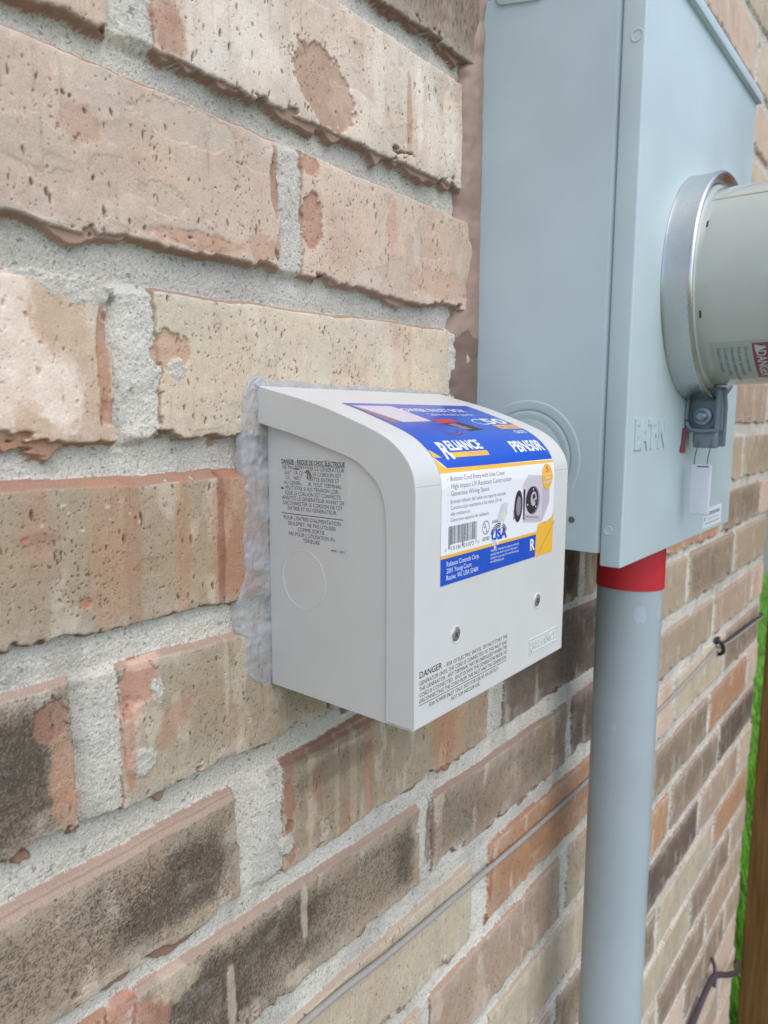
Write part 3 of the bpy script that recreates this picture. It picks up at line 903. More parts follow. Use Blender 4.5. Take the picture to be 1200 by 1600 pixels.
    A.text('0', 257.0, 257.9, 139.4, 1.5, ink, 1); A.text('0', 284.6, 285.5, 139.2, 1.5, ink, 1)
    A.ring(291.7, 132.4, 3.25, 3.4, .42, ink, 1)
    A.text('U', 289.9, 291.5, 132.6, 2.3, ink, 1, bold=.02); A.text('L', 291.9, 293.3, 134.6, 2.3, ink, 1, bold=.02)
    A.text('LISTED', 288.6, 295.2, 138.7, 1.7, ink, 1, bold=.02)
    A.text('ASSEMBLED', 297.2, 309.0, 131.1, 1.5, ink, 1, bold=.012)
    for k in range(3): A.ring(304.3, 138.2 - k * .1, 8.4 - k * 1.1, 6.7 - k * .95, .55, ink, 1 + .2 * k, 24, 195, 340)
    A.text('USA', 297.0, 312.2, 139.5, 5.0, print_blue, 2, bold=.05)
    A.ell(309.7, 136.6, .9, .9, print_red, 3, 5)
    # photo of a similar open box
    A.poly([(327.5, 114.6), (333.5, 109.4), (358.2, 111.4), (349.8, 118.2)], print_pale, 1)
    A.poly([(327.5, 114.6), (349.8, 118.2), (350.0, 136.5), (328.6, 134.2)], print_pale, 1.4)
    A.poly([(349.8, 118.2), (358.2, 111.4), (358.6, 126.0), (350.0, 136.5)], print_pale2, 1.2)
    A.poly([(328.6, 116.6), (330.6, 117), (330.2, 133), (328.8, 132.6)], print_dark, 2)
    A.poly([(330.6, 130), (349, 132.6), (349.4, 135.6), (329.6, 133.4)], print_pale2, 2)
    A.poly([(331.5, 131), (346, 133), (346, 133.6), (331.5, 131.6)], print_mid, 3)
    A.ell(339.6, 123.4, 7.5, 7.6, print_mid, 2)
    A.ell(338.3, 123.2, 7.0, 7.3, print_dark, 3)
    A.ell(340.0, 122.6, 3.3, 3.9, print_pale2, 4)
    A.poly([(338.6, 120.4), (341.4, 120), (341.9, 122.6), (340.4, 122.0), (339.0, 124)], print_dark, 5)
    A.poly([(341.0, 123.6), (343.2, 123.0), (342.0, 125.6)], print_dark, 5)
    for a in (40, 160, 280): A.ell(338.5 + 5.4 * math.cos(math.radians(a)), 123.2 + 5.9 * math.sin(math.radians(a)), .5, .5, print_white, 4, 10)
    A.poly([(318.4, 126.5), (321, 125.5), (321, 131.0), (318.4, 132.0)], print_mid, 1)
    A.ell(323.4, 125.1, 4.3, 8.3, print_dark, 3, rot=.06)
    A.ell(323.6, 125.0, 2.5, 5.1, print_mid, 4, rot=.06)
    # badge
    A.ell(355.4, 111.6, 6.3, 6.9, print_orange, 5)
    A.text('5', 353.9, 356.9, 109.0, 3.0, print_red, 6, bold=.01)
    A.box(350.0, 360.8, 110.3, 110.5, print_white, 6)
    A.text('YEAR', 352.4, 358.6, 113.0, 1.5, print_white, 6); A.text('WARRANTY', 350.6, 360.4, 115.3, 1.3, print_white, 6)
    # bottom stripe, blue band, orange corner
    A.poly([(x0, 140.9), (344.6, 140.9), (344.2, 142.4), (x0, 142.4)], print_orange, 1)
    A.poly([(x0, 142.4), (344.2, 142.4), (343.4, s1_), (x0, s1_)], print_blue, 1)
    cr = [(344.6, 140.9), (345.2, 138.2), (346.6, 137.0), (350, 136.7), (354, 136.9), (358, 136.4), (361, 135.4), (363, 133.4), (x1, 131.6), (x1, s1_), (343.4, s1_)]
    A.poly(cr, print_orange, 1.5)
    A.text('Manual installation guide inside', 348, 372, 153.4, 1.3, print_brown, 2.2, rot=.72)
    for i, (ln, xe) in enumerate([('Reliance Controls Corp.', 285.9), ('2001 Young Court', 279.2), ('Racine, WI, USA 53404', 285.2)]):
        A.text(ln, 258.4, xe, 146.3 + i * 3.15, 2.3, print_white, 2)
    for i, (ln, xe) in enumerate([('WARNING: This product can expose you to chemicals', 325.2), ('including lead, which is known to the State of', 324.0), ('California to cause cancer. For more information go', 325.0), ('www.P65Warnings.ca.gov', 310.0)]):
        A.text(ln, 296.6, xe, 145.2 + i * 1.85, 1.25, print_white, 2)
    A.text('R', 337.6, 343.0, 150.4, 6.0, print_white, 2, bold=.03)
    A.box(337.4, 340.0, 149.2, 150.5, print_orange, 3)
    # scratches and a torn, scuffed patch
    A.poly([(292.2, 146.4), (292.6, 146.4), (288.0, 154.4), (287.7, 154.4)], print_lite_blue, 3)
    A.poly([(328, 144.2), (333, 145.0), (333, 145.2), (328, 144.4)], print_lite_blue, 3)
    A.poly([(305.5, 122.6), (309, 121.6), (312.6, 122.6), (311.6, 125), (312.4, 127.4), (309.8, 129.6), (308.4, 132.6), (306.2, 131), (304.2, 131.4), (301.8, 129.6), (303.6, 127.0), (304.6, 124.6)], scuff, 3)
    A.poly([(306.5, 126.0), (310.8, 126.6), (310.6, 129.4), (308.6, 131.4), (307.2, 129)], scuff2, 4)
    A.poly([(305.8, 131), (308, 131.4), (306.6, 134.4), (307.4, 137), (305.8, 136.4), (305.4, 133.6)], print_white, 4)
    A.poly([(298.6, 139), (301.2, 140.2), (300.6, 142.2), (302.0, 143.4), (299.8, 144.6), (299.2, 142.2), (297.6, 142.4)], scuff, 4)
    A.poly([(302.6, 139.6), (304, 141.4), (303.0, 142.6), (301.8, 141.2)], print_white, 4.5)
    A.cuts = [i * 1.5 for i in range(24, 104)]
    A.done('product_label', on_cover, t, layh=.03, base=.16)
    # ---------------- side sticker (French warning) on the left side of the housing
    side_x = BX0 + 1.0
    on_side = lambda u, v, h: P(side_x - h, u, v)
    Bq = Art()
    film = mat('clear_film', L3(206, 208, 208), .22, noise=.01, nscale=50)
    Bq.box(8.0, 54.6, -63.6, -18.4, film, 0)
    Bq.text('DANGER - RISQUE DE CHOC \u00c9LECTRIQUE', 11.2, 53.1, -22.3, 2.1, ink, 1, up=1, bold=.022)
    Bq.box(11.3, 53.1, -22.75, -22.55, ink, 1)
    L = [('NE PAS D\u00c9MARRER LE G\u00c9N\u00c9RATEUR', 11.9, 52.8), ("JUSQU'\u00c0 CE QUE LE CORDON EST", 13.2, 51), ('CONNECT\u00c9 \u00c0 CETTE ENTREE ET', 14.2, 49.6), ('AU GENERATEUR. TOUT TERMINAL', 12.8, 51.0),
         ('PEUT ETRE SOUS TENSION LOR-', 13.9, 49.6), ('SQUE LE CORDON EST CONNECTE.', 13.2, 51), ('ARRETEZ LE GENERATEUR AVANT DE', 11.2, 52.7), ('DECONNECTER LE CORDON DE CET', 12.0, 51.6), ('ENTREE ET DU GENERATEUR.', 15.2, 48.0)]
    for i, (ln, a, b) in enumerate(L): Bq.text(ln, a, b, -24.95 - i * 2.48, 1.85, ink, 1, up=1, bold=.0)
    Bq.box(10.8, 52.0, -46.9, -46.55, ink, 1)
    for i, (ln, a, b) in enumerate([("POUR L'ENTR\u00c9E D'ALIMENTATION", 12.3, 50.3), ('SEULEMET, NE PAS UTILISER', 15.2, 47.4), ('COMME SORTIE.', 22.0, 40.4), ("PAS POUR L'UTILISATION IN-", 15.6, 47.0), ('T\u00c9RIEURE', 25.6, 36.8)]):
        Bq.text(ln, a, b, -49.7 - i * 2.58, 1.9, ink, 1, up=1, bold=.0)
    Bq.text('6445F_112017', 44.1, 52.9, -62.2, 1.0, ink, 1, up=1, bold=.012)
    def ragged(cx, cz, rx, rz, m, lay, sd):
        rg = random.Random(sd); n = 14
        Bq.poly([(cx + rx * math.cos(k * math.tau / n) * rg.uniform(.6, 1.15), cz + rz * math.sin(k * math.tau / n) * rg.uniform(.6, 1.15)) for k in range(n)], m, lay)
    ragged(18.6, -28.0, 2.0, 3.0, film, 2, 1); ragged(27.2, -29.8, 2.4, 4.6, film, 2, 2); ragged(28.6, -25.2, 3.4, 1.4, film, 2, 3)
    ragged(29.2, -25.6, 2.0, 1.1, grime, 3, 4); ragged(31.0, -28.0, .9, 1.8, grime, 3, 5); ragged(21.6, -24.6, 2.0, .5, grime, 3, 6)
    ragged(28.0, -35.4, 1.4, 1.3, film, 2, 7); ragged(12.0, -35.6, 1.8, 1.4, film, 2, 9); ragged(11.6, -34.4, 1.5, .8, grime, 3, 8); ragged(27.4, -25.0, .8, .5, scuff, 4, 10)
    Bq.done('warning_sticker', on_side, t, layh=.03, base=.03)
    # knock-out circle in the side wall
    bm = bmesh.new()
    add_lathe(bm, tor(14.6, .17, 0, 8, .8), P(side_x, 25.6, -78.6), Vector((-1, 0, 0)), 72)
    bm_obj('knockout', bm, plastic, t)
build_box()

# ================================================================== BUBBLY CLEAR SEALANT
def build_sealant():
    m = bpy.data.materials.new('clear_sealant')
    m.use_nodes = True
    nt = m.node_tree; b = nt.nodes['Principled BSDF']
    b.inputs['Roughness'].default_value = .2
    b.inputs['Coat Weight'].default_value = .5
    b.inputs['Coat Roughness'].default_value = .12
    tc = nt.nodes.new('ShaderNodeTexCoord'); n = nt.nodes.new('ShaderNodeTexVoronoi')
    n.inputs['Scale'].default_value = 170; n.feature = 'DISTANCE_TO_EDGE'
    n2 = nt.nodes.new('ShaderNodeTexNoise'); n2.inputs['Scale'].default_value = 420; n2.inputs['Detail'].default_value = 4
    n3 = nt.nodes.new('ShaderNodeTexNoise'); n3.inputs['Scale'].default_value = 60; n3.inputs['Detail'].default_value = 3
    mx = nt.nodes.new('ShaderNodeMath'); mx.operation = 'MULTIPLY_ADD'; mx.inputs[1].default_value = .5
    bp = nt.nodes.new('ShaderNodeBump'); bp.inputs['Distance'].default_value = .0010; bp.inputs['Strength'].default_value = .6
    for q in (n, n2, n3): nt.links.new(tc.outputs['Object'], q.inputs['Vector'])
    nt.links.new(n2.outputs['Fac'], mx.inputs[0]); nt.links.new(n.outputs['Distance'], mx.inputs[2])
    nt.links.new(mx.outputs[0], bp.inputs['Height']); nt.links.new(bp.outputs[0], b.inputs['Normal'])
    cr = nt.nodes.new('ShaderNodeMapRange'); cr.inputs['From Min'].default_value = .35; cr.inputs['From Max'].default_value = .65
    cr.inputs['To Min'].default_value = .30; cr.inputs['To Max'].default_value = .68
    nt.links.new(n3.outputs['Fac'], cr.inputs['Value']); nt.links.new(cr.outputs[0], b.inputs['Alpha'])
    rp = nt.nodes.new('ShaderNodeMix'); rp.data_type = 'RGBA'
    rp.inputs[6].default_value = L3(180, 188, 200); rp.inputs[7].default_value = L3(206, 209, 212)
    nt.links.new(n2.outputs['Fac'], rp.inputs[0]); nt.links.new(rp.outputs[2], b.inputs['Base Color'])
    left = [(20.5, 230), (18, 224), (12, 220.5), (0, 220.5), (-14, 220), (-39, 221), (-60, 218.5), (-77, 219.5), (-91, 214.5), (-98, 215), (-112, 219), (-125, 219), (-133, 223), (-137.5, 229)]
    zs = np.arange(-137.5, 20.6, .8); n_ = 34
    L = np.interp(zs, [q[0] for q in left][::-1], [q[1] for q in left][::-1])
    # scalloped outer edge: overlapping rounded lobes
    rg = random.Random(77); z = -140
    lobe = np.zeros(len(zs))
    while z < 30:
        w = rg.uniform(4, 8)
        lobe = np.maximum(lobe, np.sqrt(np.clip(1 - ((zs - z) / w) ** 2, 0, 1)) * rg.uniform(1.6, 3.2)); z += w * rg.uniform(1.0, 1.6)
    L = L + 2.2 - lobe
    tt = np.linspace(0, 1, n_)
    bub = fbm(tt * 26, zs, 7, 8, 91, 2); fine = fbm(tt * 26, zs, 2.4, 2.8, 92, 2)
    vs = []; fs = []
    for i, zz in enumerate(zs):
        endf = min(1, (zz + 137.5) / 4, (20.6 - zz) / 5)
        for j, t_ in enumerate(tt):
            x = L[i] + (237.2 - L[i]) * t_
            rise = math.sqrt(max(0, 1 - (1 - min(1, t_ * 5)) ** 2))
            d = -3.5 + rise * (3.7 + .9 * t_ ** 2 * endf) + rise * ((abs(bub[i, j] - .5) * -3.4 + .9) + (fine[i, j] - .5) * .3)
            vs.append(tuple(P(x, d, zz)))
    for i in range(len(zs) - 1):
        for j in range(n_ - 1):
            a = i * n_ + j; fs.append((a, a + 1, a + n_ + 1, a + n_))
    # thin smear lying along the top edge of the lid
    base = len(vs); xs_ = np.arange(229, 402, 1.0); k_ = 8
    e1 = fbm(xs_, np.array([0., 1.]), 9, 5, 93, 3)[0]; e2 = fbm(xs_, np.array([0., 1.]), 14, 5, 94, 3)[0]
    for i, x in enumerate(xs_):
        top = 18.0 + (e1[i] - .5) * 3.5; lowd = 1.6 + (e2[i] - .5) * 2.4
        taper = min(1, (402 - x) / 30)
        for j in range(k_ + 1):
            t_ = j / k_
            zz = 15.2 - .22 * lowd * (1 - t_) + (top - 15.2) * t_ * taper
            d = lowd * (1 - t_) * taper + (-1.2) * t_ + .9 * math.sin(math.pi * t_) + (e1[i] - .5) * .8
            vs.append(tuple(P(x, d + .3, zz + .45 * math.sin(math.pi * t_))))
    for i in range(len(xs_) - 1):
        for j in range(k_):
            a = base + i * (k_ + 1) + j; fs.append((a, a + k_ + 1, a + k_ + 2, a + 1))
    me = bpy.data.meshes.new('clear_sealant'); me.from_pydata(vs, [], fs)
    o = link('clear_sealant', me, m, None, angle=180)
    tag(o, 'translucent bubbly bluish sealant bead along the edge where the inlet box meets the wall', 'sealant')
build_sealant()

# ================================================================== METER SOCKET
paint = mat('blue_grey_enamel', L3(192, 210, 215), .42, noise=.05, nscale=16, bump=.00012, bscale=30, rvar=.06)
MX0, MX1 = 431.0, 695.0
def build_meter_box():
    t = thing('meter_socket', P(563, 0, -94), 'tall blue-grey steel meter enclosure fixed to the brick wall right of the inlet box', 'meter box')
    bm = bmesh.new()
    pr = []
    pts = [(MX0 + .5, 0)] + [(MX0 + .5 + 4 - 4 * math.cos(a), 91 + 4 * math.sin(a) * .95) for a in [math.radians(k * 11.25) for k in range(9)]]
    pts[1] = (MX0 + .5, 91)
    rt = [(2 * 563 - a, b) for a, b in pts][::-1]
    add_prism(bm, pts + rt, FZ, -86, 270)
    body = bm_obj('enclosure', bm, paint, t, angle=30)
    bm = bmesh.new()
    add_prism(bm, rrect(MX0 - .4, MX1 + .2, -94, 268.5, 1.2, 3), FY, 95.3, 109.0, bev=1.5, seg=3)
    bm_obj('front_cover', bm, paint, t, angle=30)
    bm = bmesh.new()
    add_prism(bm, rect(MX0 - 1.5, MX1 + 2.0, 40, 112.8), FZ, 264.5, 272, bev=.7, seg=2)
    bm_obj('rain_hood', bm, paint, t)
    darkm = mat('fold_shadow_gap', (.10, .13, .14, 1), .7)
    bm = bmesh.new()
    add_prism(bm, rect(MX0 + 3, MX1 - 3, 90, 97), FZ, -85, 268)  # dark block standing in for the shade inside the fold gap
    bm_obj('gap_shade', bm, darkm, t)
    # knock-outs pressed in the left side
    bm = bmesh.new()
    add_lathe(bm, [(39.0, 0), (38.5, .28), (37.8, .40), (36.8, .36), (34, .3), (32.4, .28), (32.1, .0), (31.9, .0), (31.6, .2), (30.0, .24), (27.0, .24), (26.6, .12), (26.2, .12), (25.8, .22), (20, .22), (0, .22)], P(MX0 + .5, 40.5, -27), Vector((-1, 0, 0)), 96)
    bm_obj('knockout', bm, paint, t, angle=60)
    # tilted plate near the top of the side
    bm = bmesh.new()
    add_prism(bm, [(9, 271), (11.5, 266), (14, 264.2), (41, 258.2), (44, 259.5), (45, 262), (47, 270)], FX, MX0 - .9, MX0 + .6, bev=.3)
    bm_obj('side_plate', bm, paint, t)
    # holes on the cover edge
    hole = mat('hole_dark', (.12, .15, .17, 1), .7)
    bm = bmesh.new()
    add_lathe(bm, tor(2.5, .35, 0, 8, .8), P(MX0 - .4, 100.2, -70.5), Vector((-1, 0, 0)), 28)
    add_lathe(bm, [(2.3, .05), (0, .05)], P(MX0 - .4, 100.2, -70.5), Vector((-1, 0, 0)), 28)
    bm_obj('cover_hole', bm, [paint, hole], t)
    bm = bmesh.new()
    add_lathe(bm, tor(3.2, .7, -.2, 10, .8), P(MX0 - .4, 104.0, 218), Vector((-1, 0, 0)), 28)
    bm_obj('dimple', bm, paint, t)
    bm = bmesh.new()
    add_lathe(bm, [(2.2, .02), (2.0, .25), (0, .3)], P(MX0 + .5, 75, -66), Vector((-1, 0, 0)), 20)
    bm_obj('rivet', bm, hole, t)
    # raised maker's lettering
    ar = Art()
    on_front = lambda u, v, h: P(u, 109 + h, v)
    ar.text('EAT\u00b7N', 443.5, 503, -19.2, 18.5, paint, 0, up=1, bold=.03)
    ex = bmesh.ops.extrude_face_region(ar.bm, geom=ar.bm.faces[:])
    for v in [g for g in ex['geom'] if isinstance(g, bmesh.types.BMVert)]: v.co.z = 1
    ar.done('raised_lettering', on_front, t, layh=1.0, base=-.02)
    # small white rating sticker
    wl = mat('sticker_white', L3(226, 232, 238), .4); gl = mat('sticker_grey', L3(150, 158, 166), .5)
    ar = Art()
    ar.box(611, 667, -90.5, -74, wl, 0)
    ar.box(616.5, 661.5, -87.6, -86.6, gl, 1); ar.box(620, 661.5, -80.6, -77.6, gl, 1)
    ar.text('AT', 613.6, 618.2, -84.6, 3.6, ink, 1, up=1, bold=.02)
    ar.text('METER SOCKET 200A', 623, 660, -84.6, 1.8, gl, 1, up=1)
    ar.done('rating_sticker', on_front, t, layh=.06, base=.08)
    # hub under the box
    bm = bmesh.new()
    add_lathe(bm, [(0, 0), (33, 0), (34, -1), (34, -8), (32, -9), (30, -9)], P(600, 56, -86), Vector((0, 0, 1)), 48)
    bm_obj('conduit_hub', bm, mat('hub_grey', L3(128, 138, 146), .5), t)
    return t
build_meter_box()

alu = mat('brushed_aluminium', (.60, .60, .59, 1), .30, metal=1.0, noise=.10, nscale=30, rvar=.08, bump=.00008, bscale=60)
cast = mat('grey_casting', L3(132, 144, 154), .5, metal=.3, noise=.08, nscale=120)
RC = (556.5, 91.0)
def build_ring():
    t = thing('sealing_ring', P(RC[0], 109, RC[1]), 'shiny aluminium sealing ring clamped round the base of the electric meter', 'meter ring')
    bm = bmesh.new()
    add_lathe(bm, [(78.9, .3), (78.6, 1.2), (78.5, 3), (78.4, 9), (78.4, 14), (78.8, 16.5), (78.6, 18.4), (77.4, 19.4), (75.6, 19.0), (73.2, 17.2), (71.8, 15.6), (71.2, 14.2), (70.8, 12), (71, .3), (78.9, .3)], P(RC[0], 109, RC[1]), Vector((0, -1, 0)), 160)
    bm_obj('ring_band', bm, alu, t, angle=60)
    # clamp at the bottom: two ears, bolt through them along the wall
    zt = RC[1] - 78.5
    ear = [(103.5 + 7.5, zt + 7), (131, zt + 10), (133.5, zt - 4), (133.5, zt - 21.5), (113, zt - 21.5), (110.4, zt - 18.5), (109.6, zt - 13)]
    bm = bmesh.new()
    add_prism(bm, ear, FX, 551, 555, bev=1.0)
    # raised U-shaped lip round the ear
    u = [P(551, 111.2, zt + 8), P(547, 110.4, zt + 2), P(546.4, 110.0, zt - 6), P(546.4, 110.2, zt - 15), P(546.4, 112.6, zt - 20), P(546.4, 117, zt - 21.4), P(546.4, 126, zt - 21.4), P(546.4, 131.5, zt - 21.0)]
    add_tube(bm, smooth_path(u, 5), 1.5, 10)
    add_prism(bm, rect(110.5, 131, zt - 22.6, zt - 20.4), FX, 545.6, 556, bev=.6)
    add_prism(bm, rect(129.5, 132.2, zt - 22, zt + 8), FX, 545.6, 556, bev=.6)
    ear_o = bm_obj('clamp_ear', bm, cast, t)
    bm = bmesh.new()
    add_prism(bm, [(112, zt + 8), (133, zt + 10), (134.5, zt - 4), (134.5, zt - 33), (114, zt - 33), (112, zt - 30)], FX, 557, 561, bev=1.0)
    add_prism(bm, rect(115, 131, zt - 34, zt - 22), FX, 548, 557, bev=1.2)
    bm_obj('clamp_ear', bm, cast, t)
    bm = bmesh.new()
    add_lathe(bm, [(0, 9.5), (2.6, 9.2), (3.6, 8), (3.8, 3), (6.2, 2.6), (6.6, 0)], P(551, 120.5, zt - 11), Vector((-1, 0, 0)), 24)
    bm_obj('clamp_bolt', bm, mat('bolt_grey', L3(150, 160, 170), .3, metal=.7), t)
    bm = bmesh.new()
    add_lathe(bm, [(8.2, 0), (8.4, 3), (7.2, 6.5), (4.6, 9), (0, 10)], P(561, 122, zt - 12), Vector((1, 0, 0)), 28)
    bm_obj('lock_nut', bm, mat('nut_dark', L3(78, 92, 108), .4, metal=.4), t)
build_ring()

def build_meter():
    t = thing('electric_meter', P(RC[0], 121, RC[1]), 'round grey domed electric meter held in the aluminium ring, at the right edge', 'electric meter')
    gm = mat('smoky_meter_cover', L3(186, 192, 184), .16, noise=.04, nscale=14, coat=.8, rvar=.03)
    bm = bmesh.new()
    add_lathe(bm, [(70.6, 3), (70.6, 12.5), (69.6, 14), (67.8, 15), (67.4, 17), (67.0, 40), (66.2, 78), (64.5, 88), (60, 95), (52, 99), (30, 101), (0, 101.5)], P(RC[0], 112, RC[1]), Vector((0, -1, 0)), 128)
    bm_obj('meter_cover', bm, gm, t, angle=40)
    tan = mat('cover_rib', L3(188, 180, 156), .25, coat=.5)
    # moulded lengthwise ribs
    for a in (math.radians(131), math.radians(49)):
        bm = bmesh.new()
        pth = [P(RC[0] + (67.0 - k * .012) * math.cos(a), 129 + k, RC[1] + (67.0 - k * .012) * math.sin(a)) for k in (0, 20, 40, 60)]
        add_tube(bm, pth, .9, 8)
        bm_obj('moulded_rib', bm, tan, t)
    def on_cyl(u, v, h):      # u along the axis (depth mm), v arc length measured down from the left-most line
        r = 67.45 - (u - 129) * .0175 + h
        a = math.pi + v / 67.0
        return P(RC[0] + r * math.cos(a), u, RC[1] + r * math.sin(a))
    ar = Art()
    dk = mat('slot_dark', L3(50, 66, 74), .6)
    for (u, v) in ((129.5, -34), (129.5, 24.5)):
        ar = Art(); ar.poly([(u, v - 2.4), (u + 1.2, v - 2.4), (u + 1.2, v + 2.4), (u, v + 2.4)], dk, 0)
        ar.cuts = [-60 + i * 1.5 for i in range(80)]
        ar.done('vent_slot', on_cyl, t, base=.08)
    # label seen through the cover: text runs down the drum
    lm = mat('label_silver', L3(176, 183, 180), .4); rd = mat('label_red', L3(142, 78, 96), .4); tx = mat('label_text', L3(112, 122, 126), .5); tw = mat('label_pale_text', L3(196, 204, 210), .4)
    ar = Art()
    ar.box(134, 182, 45, 84, lm, 0)
    ar.box(159.0, 169.0, 47.0, 83.0, rd, 1)
    def vtext(s, u0, v0, v1, h, m, bold=.0):   # baseline at u0, letters' tops towards +u, running along +v
        a2 = Art()
        a2.text(s, v0, v1, 0, h, m, 2, up=1, bold=bold)
        vm = {}
        mi = ar.mi(m)
        for f in a2.bm.faces:
            nv = []
            for v in f.verts:
                if v.index not in vm or True:
                    key = (round(v.co.x, 5), round(v.co.y, 5))
                    if key not in vm: vm[key] = ar.bm.verts.new((u0 + v.co.y, v.co.x, 2))
                    nv.append(vm[key])
            try: ar.bm.faces.new(nv).material_index = mi
            except ValueError: pass
        a2.bm.free()
    vtext('\u26a0 DANGER' if False else '! DANGER', 161.2, 49.5, 81, 5.6, tw, .02)
    ar.poly([(160.6, 48.2), (160.6, 54.0), (167.6, 51.1)], tw, 1.5)
    for i, s in enumerate(['Do not open meter', 'Not user serviceable', 'Hazardous voltage can shock', 'Contact your utility', 'Electric company']):
        vtext(s, 154.2 - i * 4.1, 49.5, 49.5 + 1.35 * len(s) + 2, 2.5, tx, .006)
    ar.cuts = [40 + i * 2.0 for i in range(24)]
    ar.done('warning_label', on_cyl, t, layh=.03, base=.05)
build_meter()

def build_seal():
    t = thing('meter_seal_tag', P(553, 122, -67), 'small white plastic seal tag hanging on thin wires below the meter clamp', 'seal tag')
    wm = mat('seal_white', L3(222, 222, 230), .4, noise=.03, nscale=90)
    bm = bmesh.new()
    add_prism(bm, rrect(115.2, 129.5, -70.5, -33.5, 1.2, 3), FX, 544.5, 548.5, bev=.8)
    tag_o = bm_obj('tag_body', bm, wm, t)
    bm = bmesh.new()
    add_prism(bm, rect(120, 128, -35.2, -34.5), FX, 544.2, 544.6)
    bm_obj('tag_slot', bm, darkslot, tag_o, smooth=False)
    wr = mat('seal_wire', L3(120, 128, 132), .4, metal=.7)
    for d0, d1 in ((118.5, 117.5), (127.5, 126.5)):
        bm = bmesh.new()
        add_tube(bm, smooth_path([P(550, d0, -8), P(547.5, d0 + .6, -18), P(547, d1, -27), P(546.8, d1 - .3, -34)], 6), .38, 8)
        bm_obj('wire', bm, wr, t)
    r = thing('lock_flag', P(545, 111, -25), 'small dark red plastic flag hanging behind the meter clamp', 'flag')
    bm = bmesh.new()
    add_prism(bm, [(536.5, -24.5), (546, -25.5), (545, -18), (545.5, -8), (541, -7), (540, -17)], FY, 109.6, 110.8, bev=.2)
    bm_obj('flag_blade', bm, mat('dark_red_plastic', L3(150, 66, 74), .4, noise=.05, nscale=90), r)
build_seal()

# ================================================================== CONDUIT
def build_conduit():
    t = thing('conduit_riser', P(545, 66, -1600), 'grey plastic conduit pipe with red tape band rising to the meter enclosure', 'conduit')
    pv = mat('grey_pvc', L3(168, 181, 188), .40, noise=.07, nscale=9, rvar=.10, bump=.0002, bscale=22, coat=.1)
    top = P(601.5, 55.2, -88); bot = P(518, 88, -1600)
    # straight pipe, a touch out of plumb
    top = P(602, 54.5, -88); bot = P(541, 80, -1600)
    bm = bmesh.new()
    add_tube(bm, [top, top.lerp(bot, .2), top.lerp(bot, .5), bot], 27.2, 64)
    bm_obj('pipe', bm, pv, t, angle=60)
    tp = mat('red_tape', L3(204, 44, 56), .42, noise=.06, nscale=60)
    bm = bmesh.new()
    f = lambda z: top.lerp(bot, (-88 - z) / 1512.0)
    add_tube(bm, [f(-89.5), f(-110), f(-143), f(-144)], 28.2, 64)
    bm_obj('tape_band', bm, tp, t, angle=60)
    # pale cement smears under the band
    sm = mat('cement_smear', L3(180, 194, 204), .28)
    ar = Art()
    def on_pipe(u, v, h):
        c = f(v); a = u / 27.2
        return c + Vector((-math.cos(a), -math.sin(a), 0)) * (27.2 + h) / 1000
    rg = random.Random(3)
    for (cu, cv, ru, rv) in ((19, -163, 6.0, 8), (40, -160, 4.0, 9), (2, -262, 2.0, 4)):
        ar = Art()
        ar.poly([(cu + ru * math.cos(k * math.tau / 16) * rg.uniform(.75, 1.15), cv + rv * math.sin(k * math.tau / 16) * rg.uniform(.75, 1.15)) for k in range(16)], sm, 0)
        bmesh.ops.triangulate(ar.bm, faces=ar.bm.faces[:])
        bmesh.ops.subdivide_edges(ar.bm, edges=ar.bm.edges[:], cuts=3, use_grid_fill=True)
        ar.done('cement_smear', on_pipe, t, base=.06)
build_conduit()

# ================================================================== CAULK, CABLES
def build_caulk():
    pts = [(275, 424), (232, 416), (214, 412), (170, 409), (127, 410), (100, 411), (75, 411), (56, 402), (18, 401), (-30, 402), (-90, 404)]
    m = mat('caulk', L3(164, 140, 126), .6, noise=.10, nscale=60, bump=.0002, bscale=400)
    rg = random.Random(9)
    zs = np.arange(-90, 275.1, 1.2); n = 16
    L = np.interp(zs, [p[0] for p in pts][::-1], [p[1] for p in pts][::-1])
    L = L + np.interp(zs, np.arange(-95, 285, 5), [rg.uniform(-1.3, 1.3) for _ in range(76)])
    tt = np.linspace(0, 1, n)
    lump = np.zeros(len(zs))
    z = -85
    while z < 275:
        w = rg.uniform(9, 20); lump += np.clip(1 - ((zs - z) / w) ** 2, 0, 1) * rg.uniform(.6, 1.6) * (np.abs(zs - z) < w); z += rg.uniform(17, 34)
    vs = []; fs = []
    nz = fbm(tt * 22, zs, 7, 10, 414, 3)
    for i, zz in enumerate(zs):
        for j, t_ in enumerate(tt):
            x = L[i] + (433.5 - L[i]) * t_
            d = -7.5 + (8.4 + lump[i] * 1.5 * (1 - t_ ** 3)) * math.sin(min(t_ * 1.15, 1) * math.pi / 2) ** .5 + (nz[i, j] - .5) * 2.6 * (1 - t_ ** 4 if j else .3)
            vs.append(P(x, d, zz))
    for i in range(len(zs) - 1):
        for j in range(n - 1):
            a = i * n + j; fs.append((a, a + 1, a + n + 1, a + n))
    me = bpy.data.meshes.new('caulk_bead'); me.from_pydata([tuple(v) for v in vs], [], fs)
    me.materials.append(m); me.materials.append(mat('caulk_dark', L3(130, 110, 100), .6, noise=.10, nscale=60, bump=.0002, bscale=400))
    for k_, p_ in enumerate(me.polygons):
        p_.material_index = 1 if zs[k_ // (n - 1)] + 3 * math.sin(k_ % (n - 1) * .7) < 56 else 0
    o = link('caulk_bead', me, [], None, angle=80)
    tag(o, 'lumpy brown caulk bead filling the gap between the bricks and the meter enclosure', 'caulk')
build_caulk()

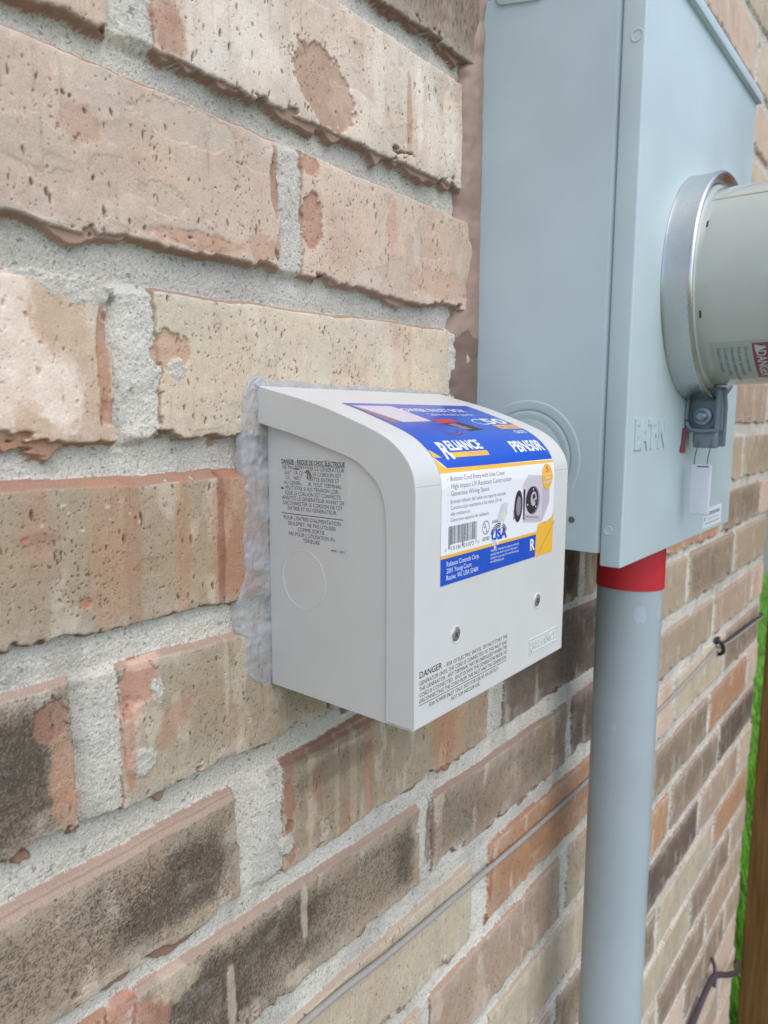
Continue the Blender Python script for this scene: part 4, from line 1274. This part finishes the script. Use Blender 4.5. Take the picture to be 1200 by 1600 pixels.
def build_cables():
    rg = random.Random(2)
    m = mat('grey_cable', L3(160, 158, 152), .55, noise=.06, nscale=80)
    pts = [(-780, -352), (-300, -350), (60, -344), (255, -347.5), (330, -353), (400, -357), (520, -363), (650, -367), (760, -367.5), (863, -364.5), (989, -360), (1060, -357), (1116, -354), (1150, -354.5), (1230, -362), (1340, -368), (1440, -372), (1460, -373)]
    bm = bmesh.new()
    add_tube(bm, smooth_path([P(x, 2.2 + rg.uniform(0, .8), z) for x, z in pts], 8) + [P(1467, 1, -374), P(1469, -40, -376)], 2.1, 12)
    o = bm_obj('wall_cable', bm, m, None)
    tag(o, 'thin light grey cable running along the brick wall behind the conduit', 'cable')
    d = mat('dark_cable', L3(62, 62, 68), .5)
    bm = bmesh.new()
    add_tube(bm, smooth_path([P(1162, 4, -349), P(1230, 4, -355), (P(1340, 4, -360)), P(1430, 4.5, -366), P(1460, 4, -367)], 6) + [P(1467, 0, -368), P(1469, -40, -369)], 1.8, 10)
    o = bm_obj('dark_cable', bm, d, None)
    tag(o, 'thin dark cable beside the grey one near the wall corner', 'cable')
    bm = bmesh.new()
    add_tube(bm, smooth_path([P(1141, 1, -340), P(1143, 7, -343), P(1150, 9, -352), P(1158, 7.5, -362), P(1162, 1, -368)], 5), 3.2, 10)
    add_prism(bm, rect(1140, 1152, -346, -336), FY, -1, 4, bev=1)
    o = bm_obj('cable_clip', bm, mat('black_clip', L3(40, 42, 46), .5), None)
    tag(o, 'small black clip holding the grey cable to the brick', 'clip')
    bm = bmesh.new()
    add_tube(bm, smooth_path([P(640, 6, -1010), P(820, 7, -1003), P(980, 6, -996), P(1124, 7, -987), P(1190, 8, -978), P(1236, 10, -976), P(1262, 16, -984), P(1290, 22, -1000), P(1360, 24, -1040), P(1420, 14, -1072), P(1468, 6, -1100), P(1478, -20, -1112), P(1478, -90, -1130)], 8), 5.0, 12)
    add_tube(bm, smooth_path([P(1250, 3, -950), P(1247, 9, -962), P(1240, 12, -976), P(1232, 14, -990)], 5), 3.2, 10)
    o = bm_obj('black_cord', bm, mat('black_rubber', L3(74, 66, 72), .5, noise=.05, nscale=60), None)
    tag(o, 'thick dark cord low on the wall bending round the corner above the grass', 'cord')
build_cables()
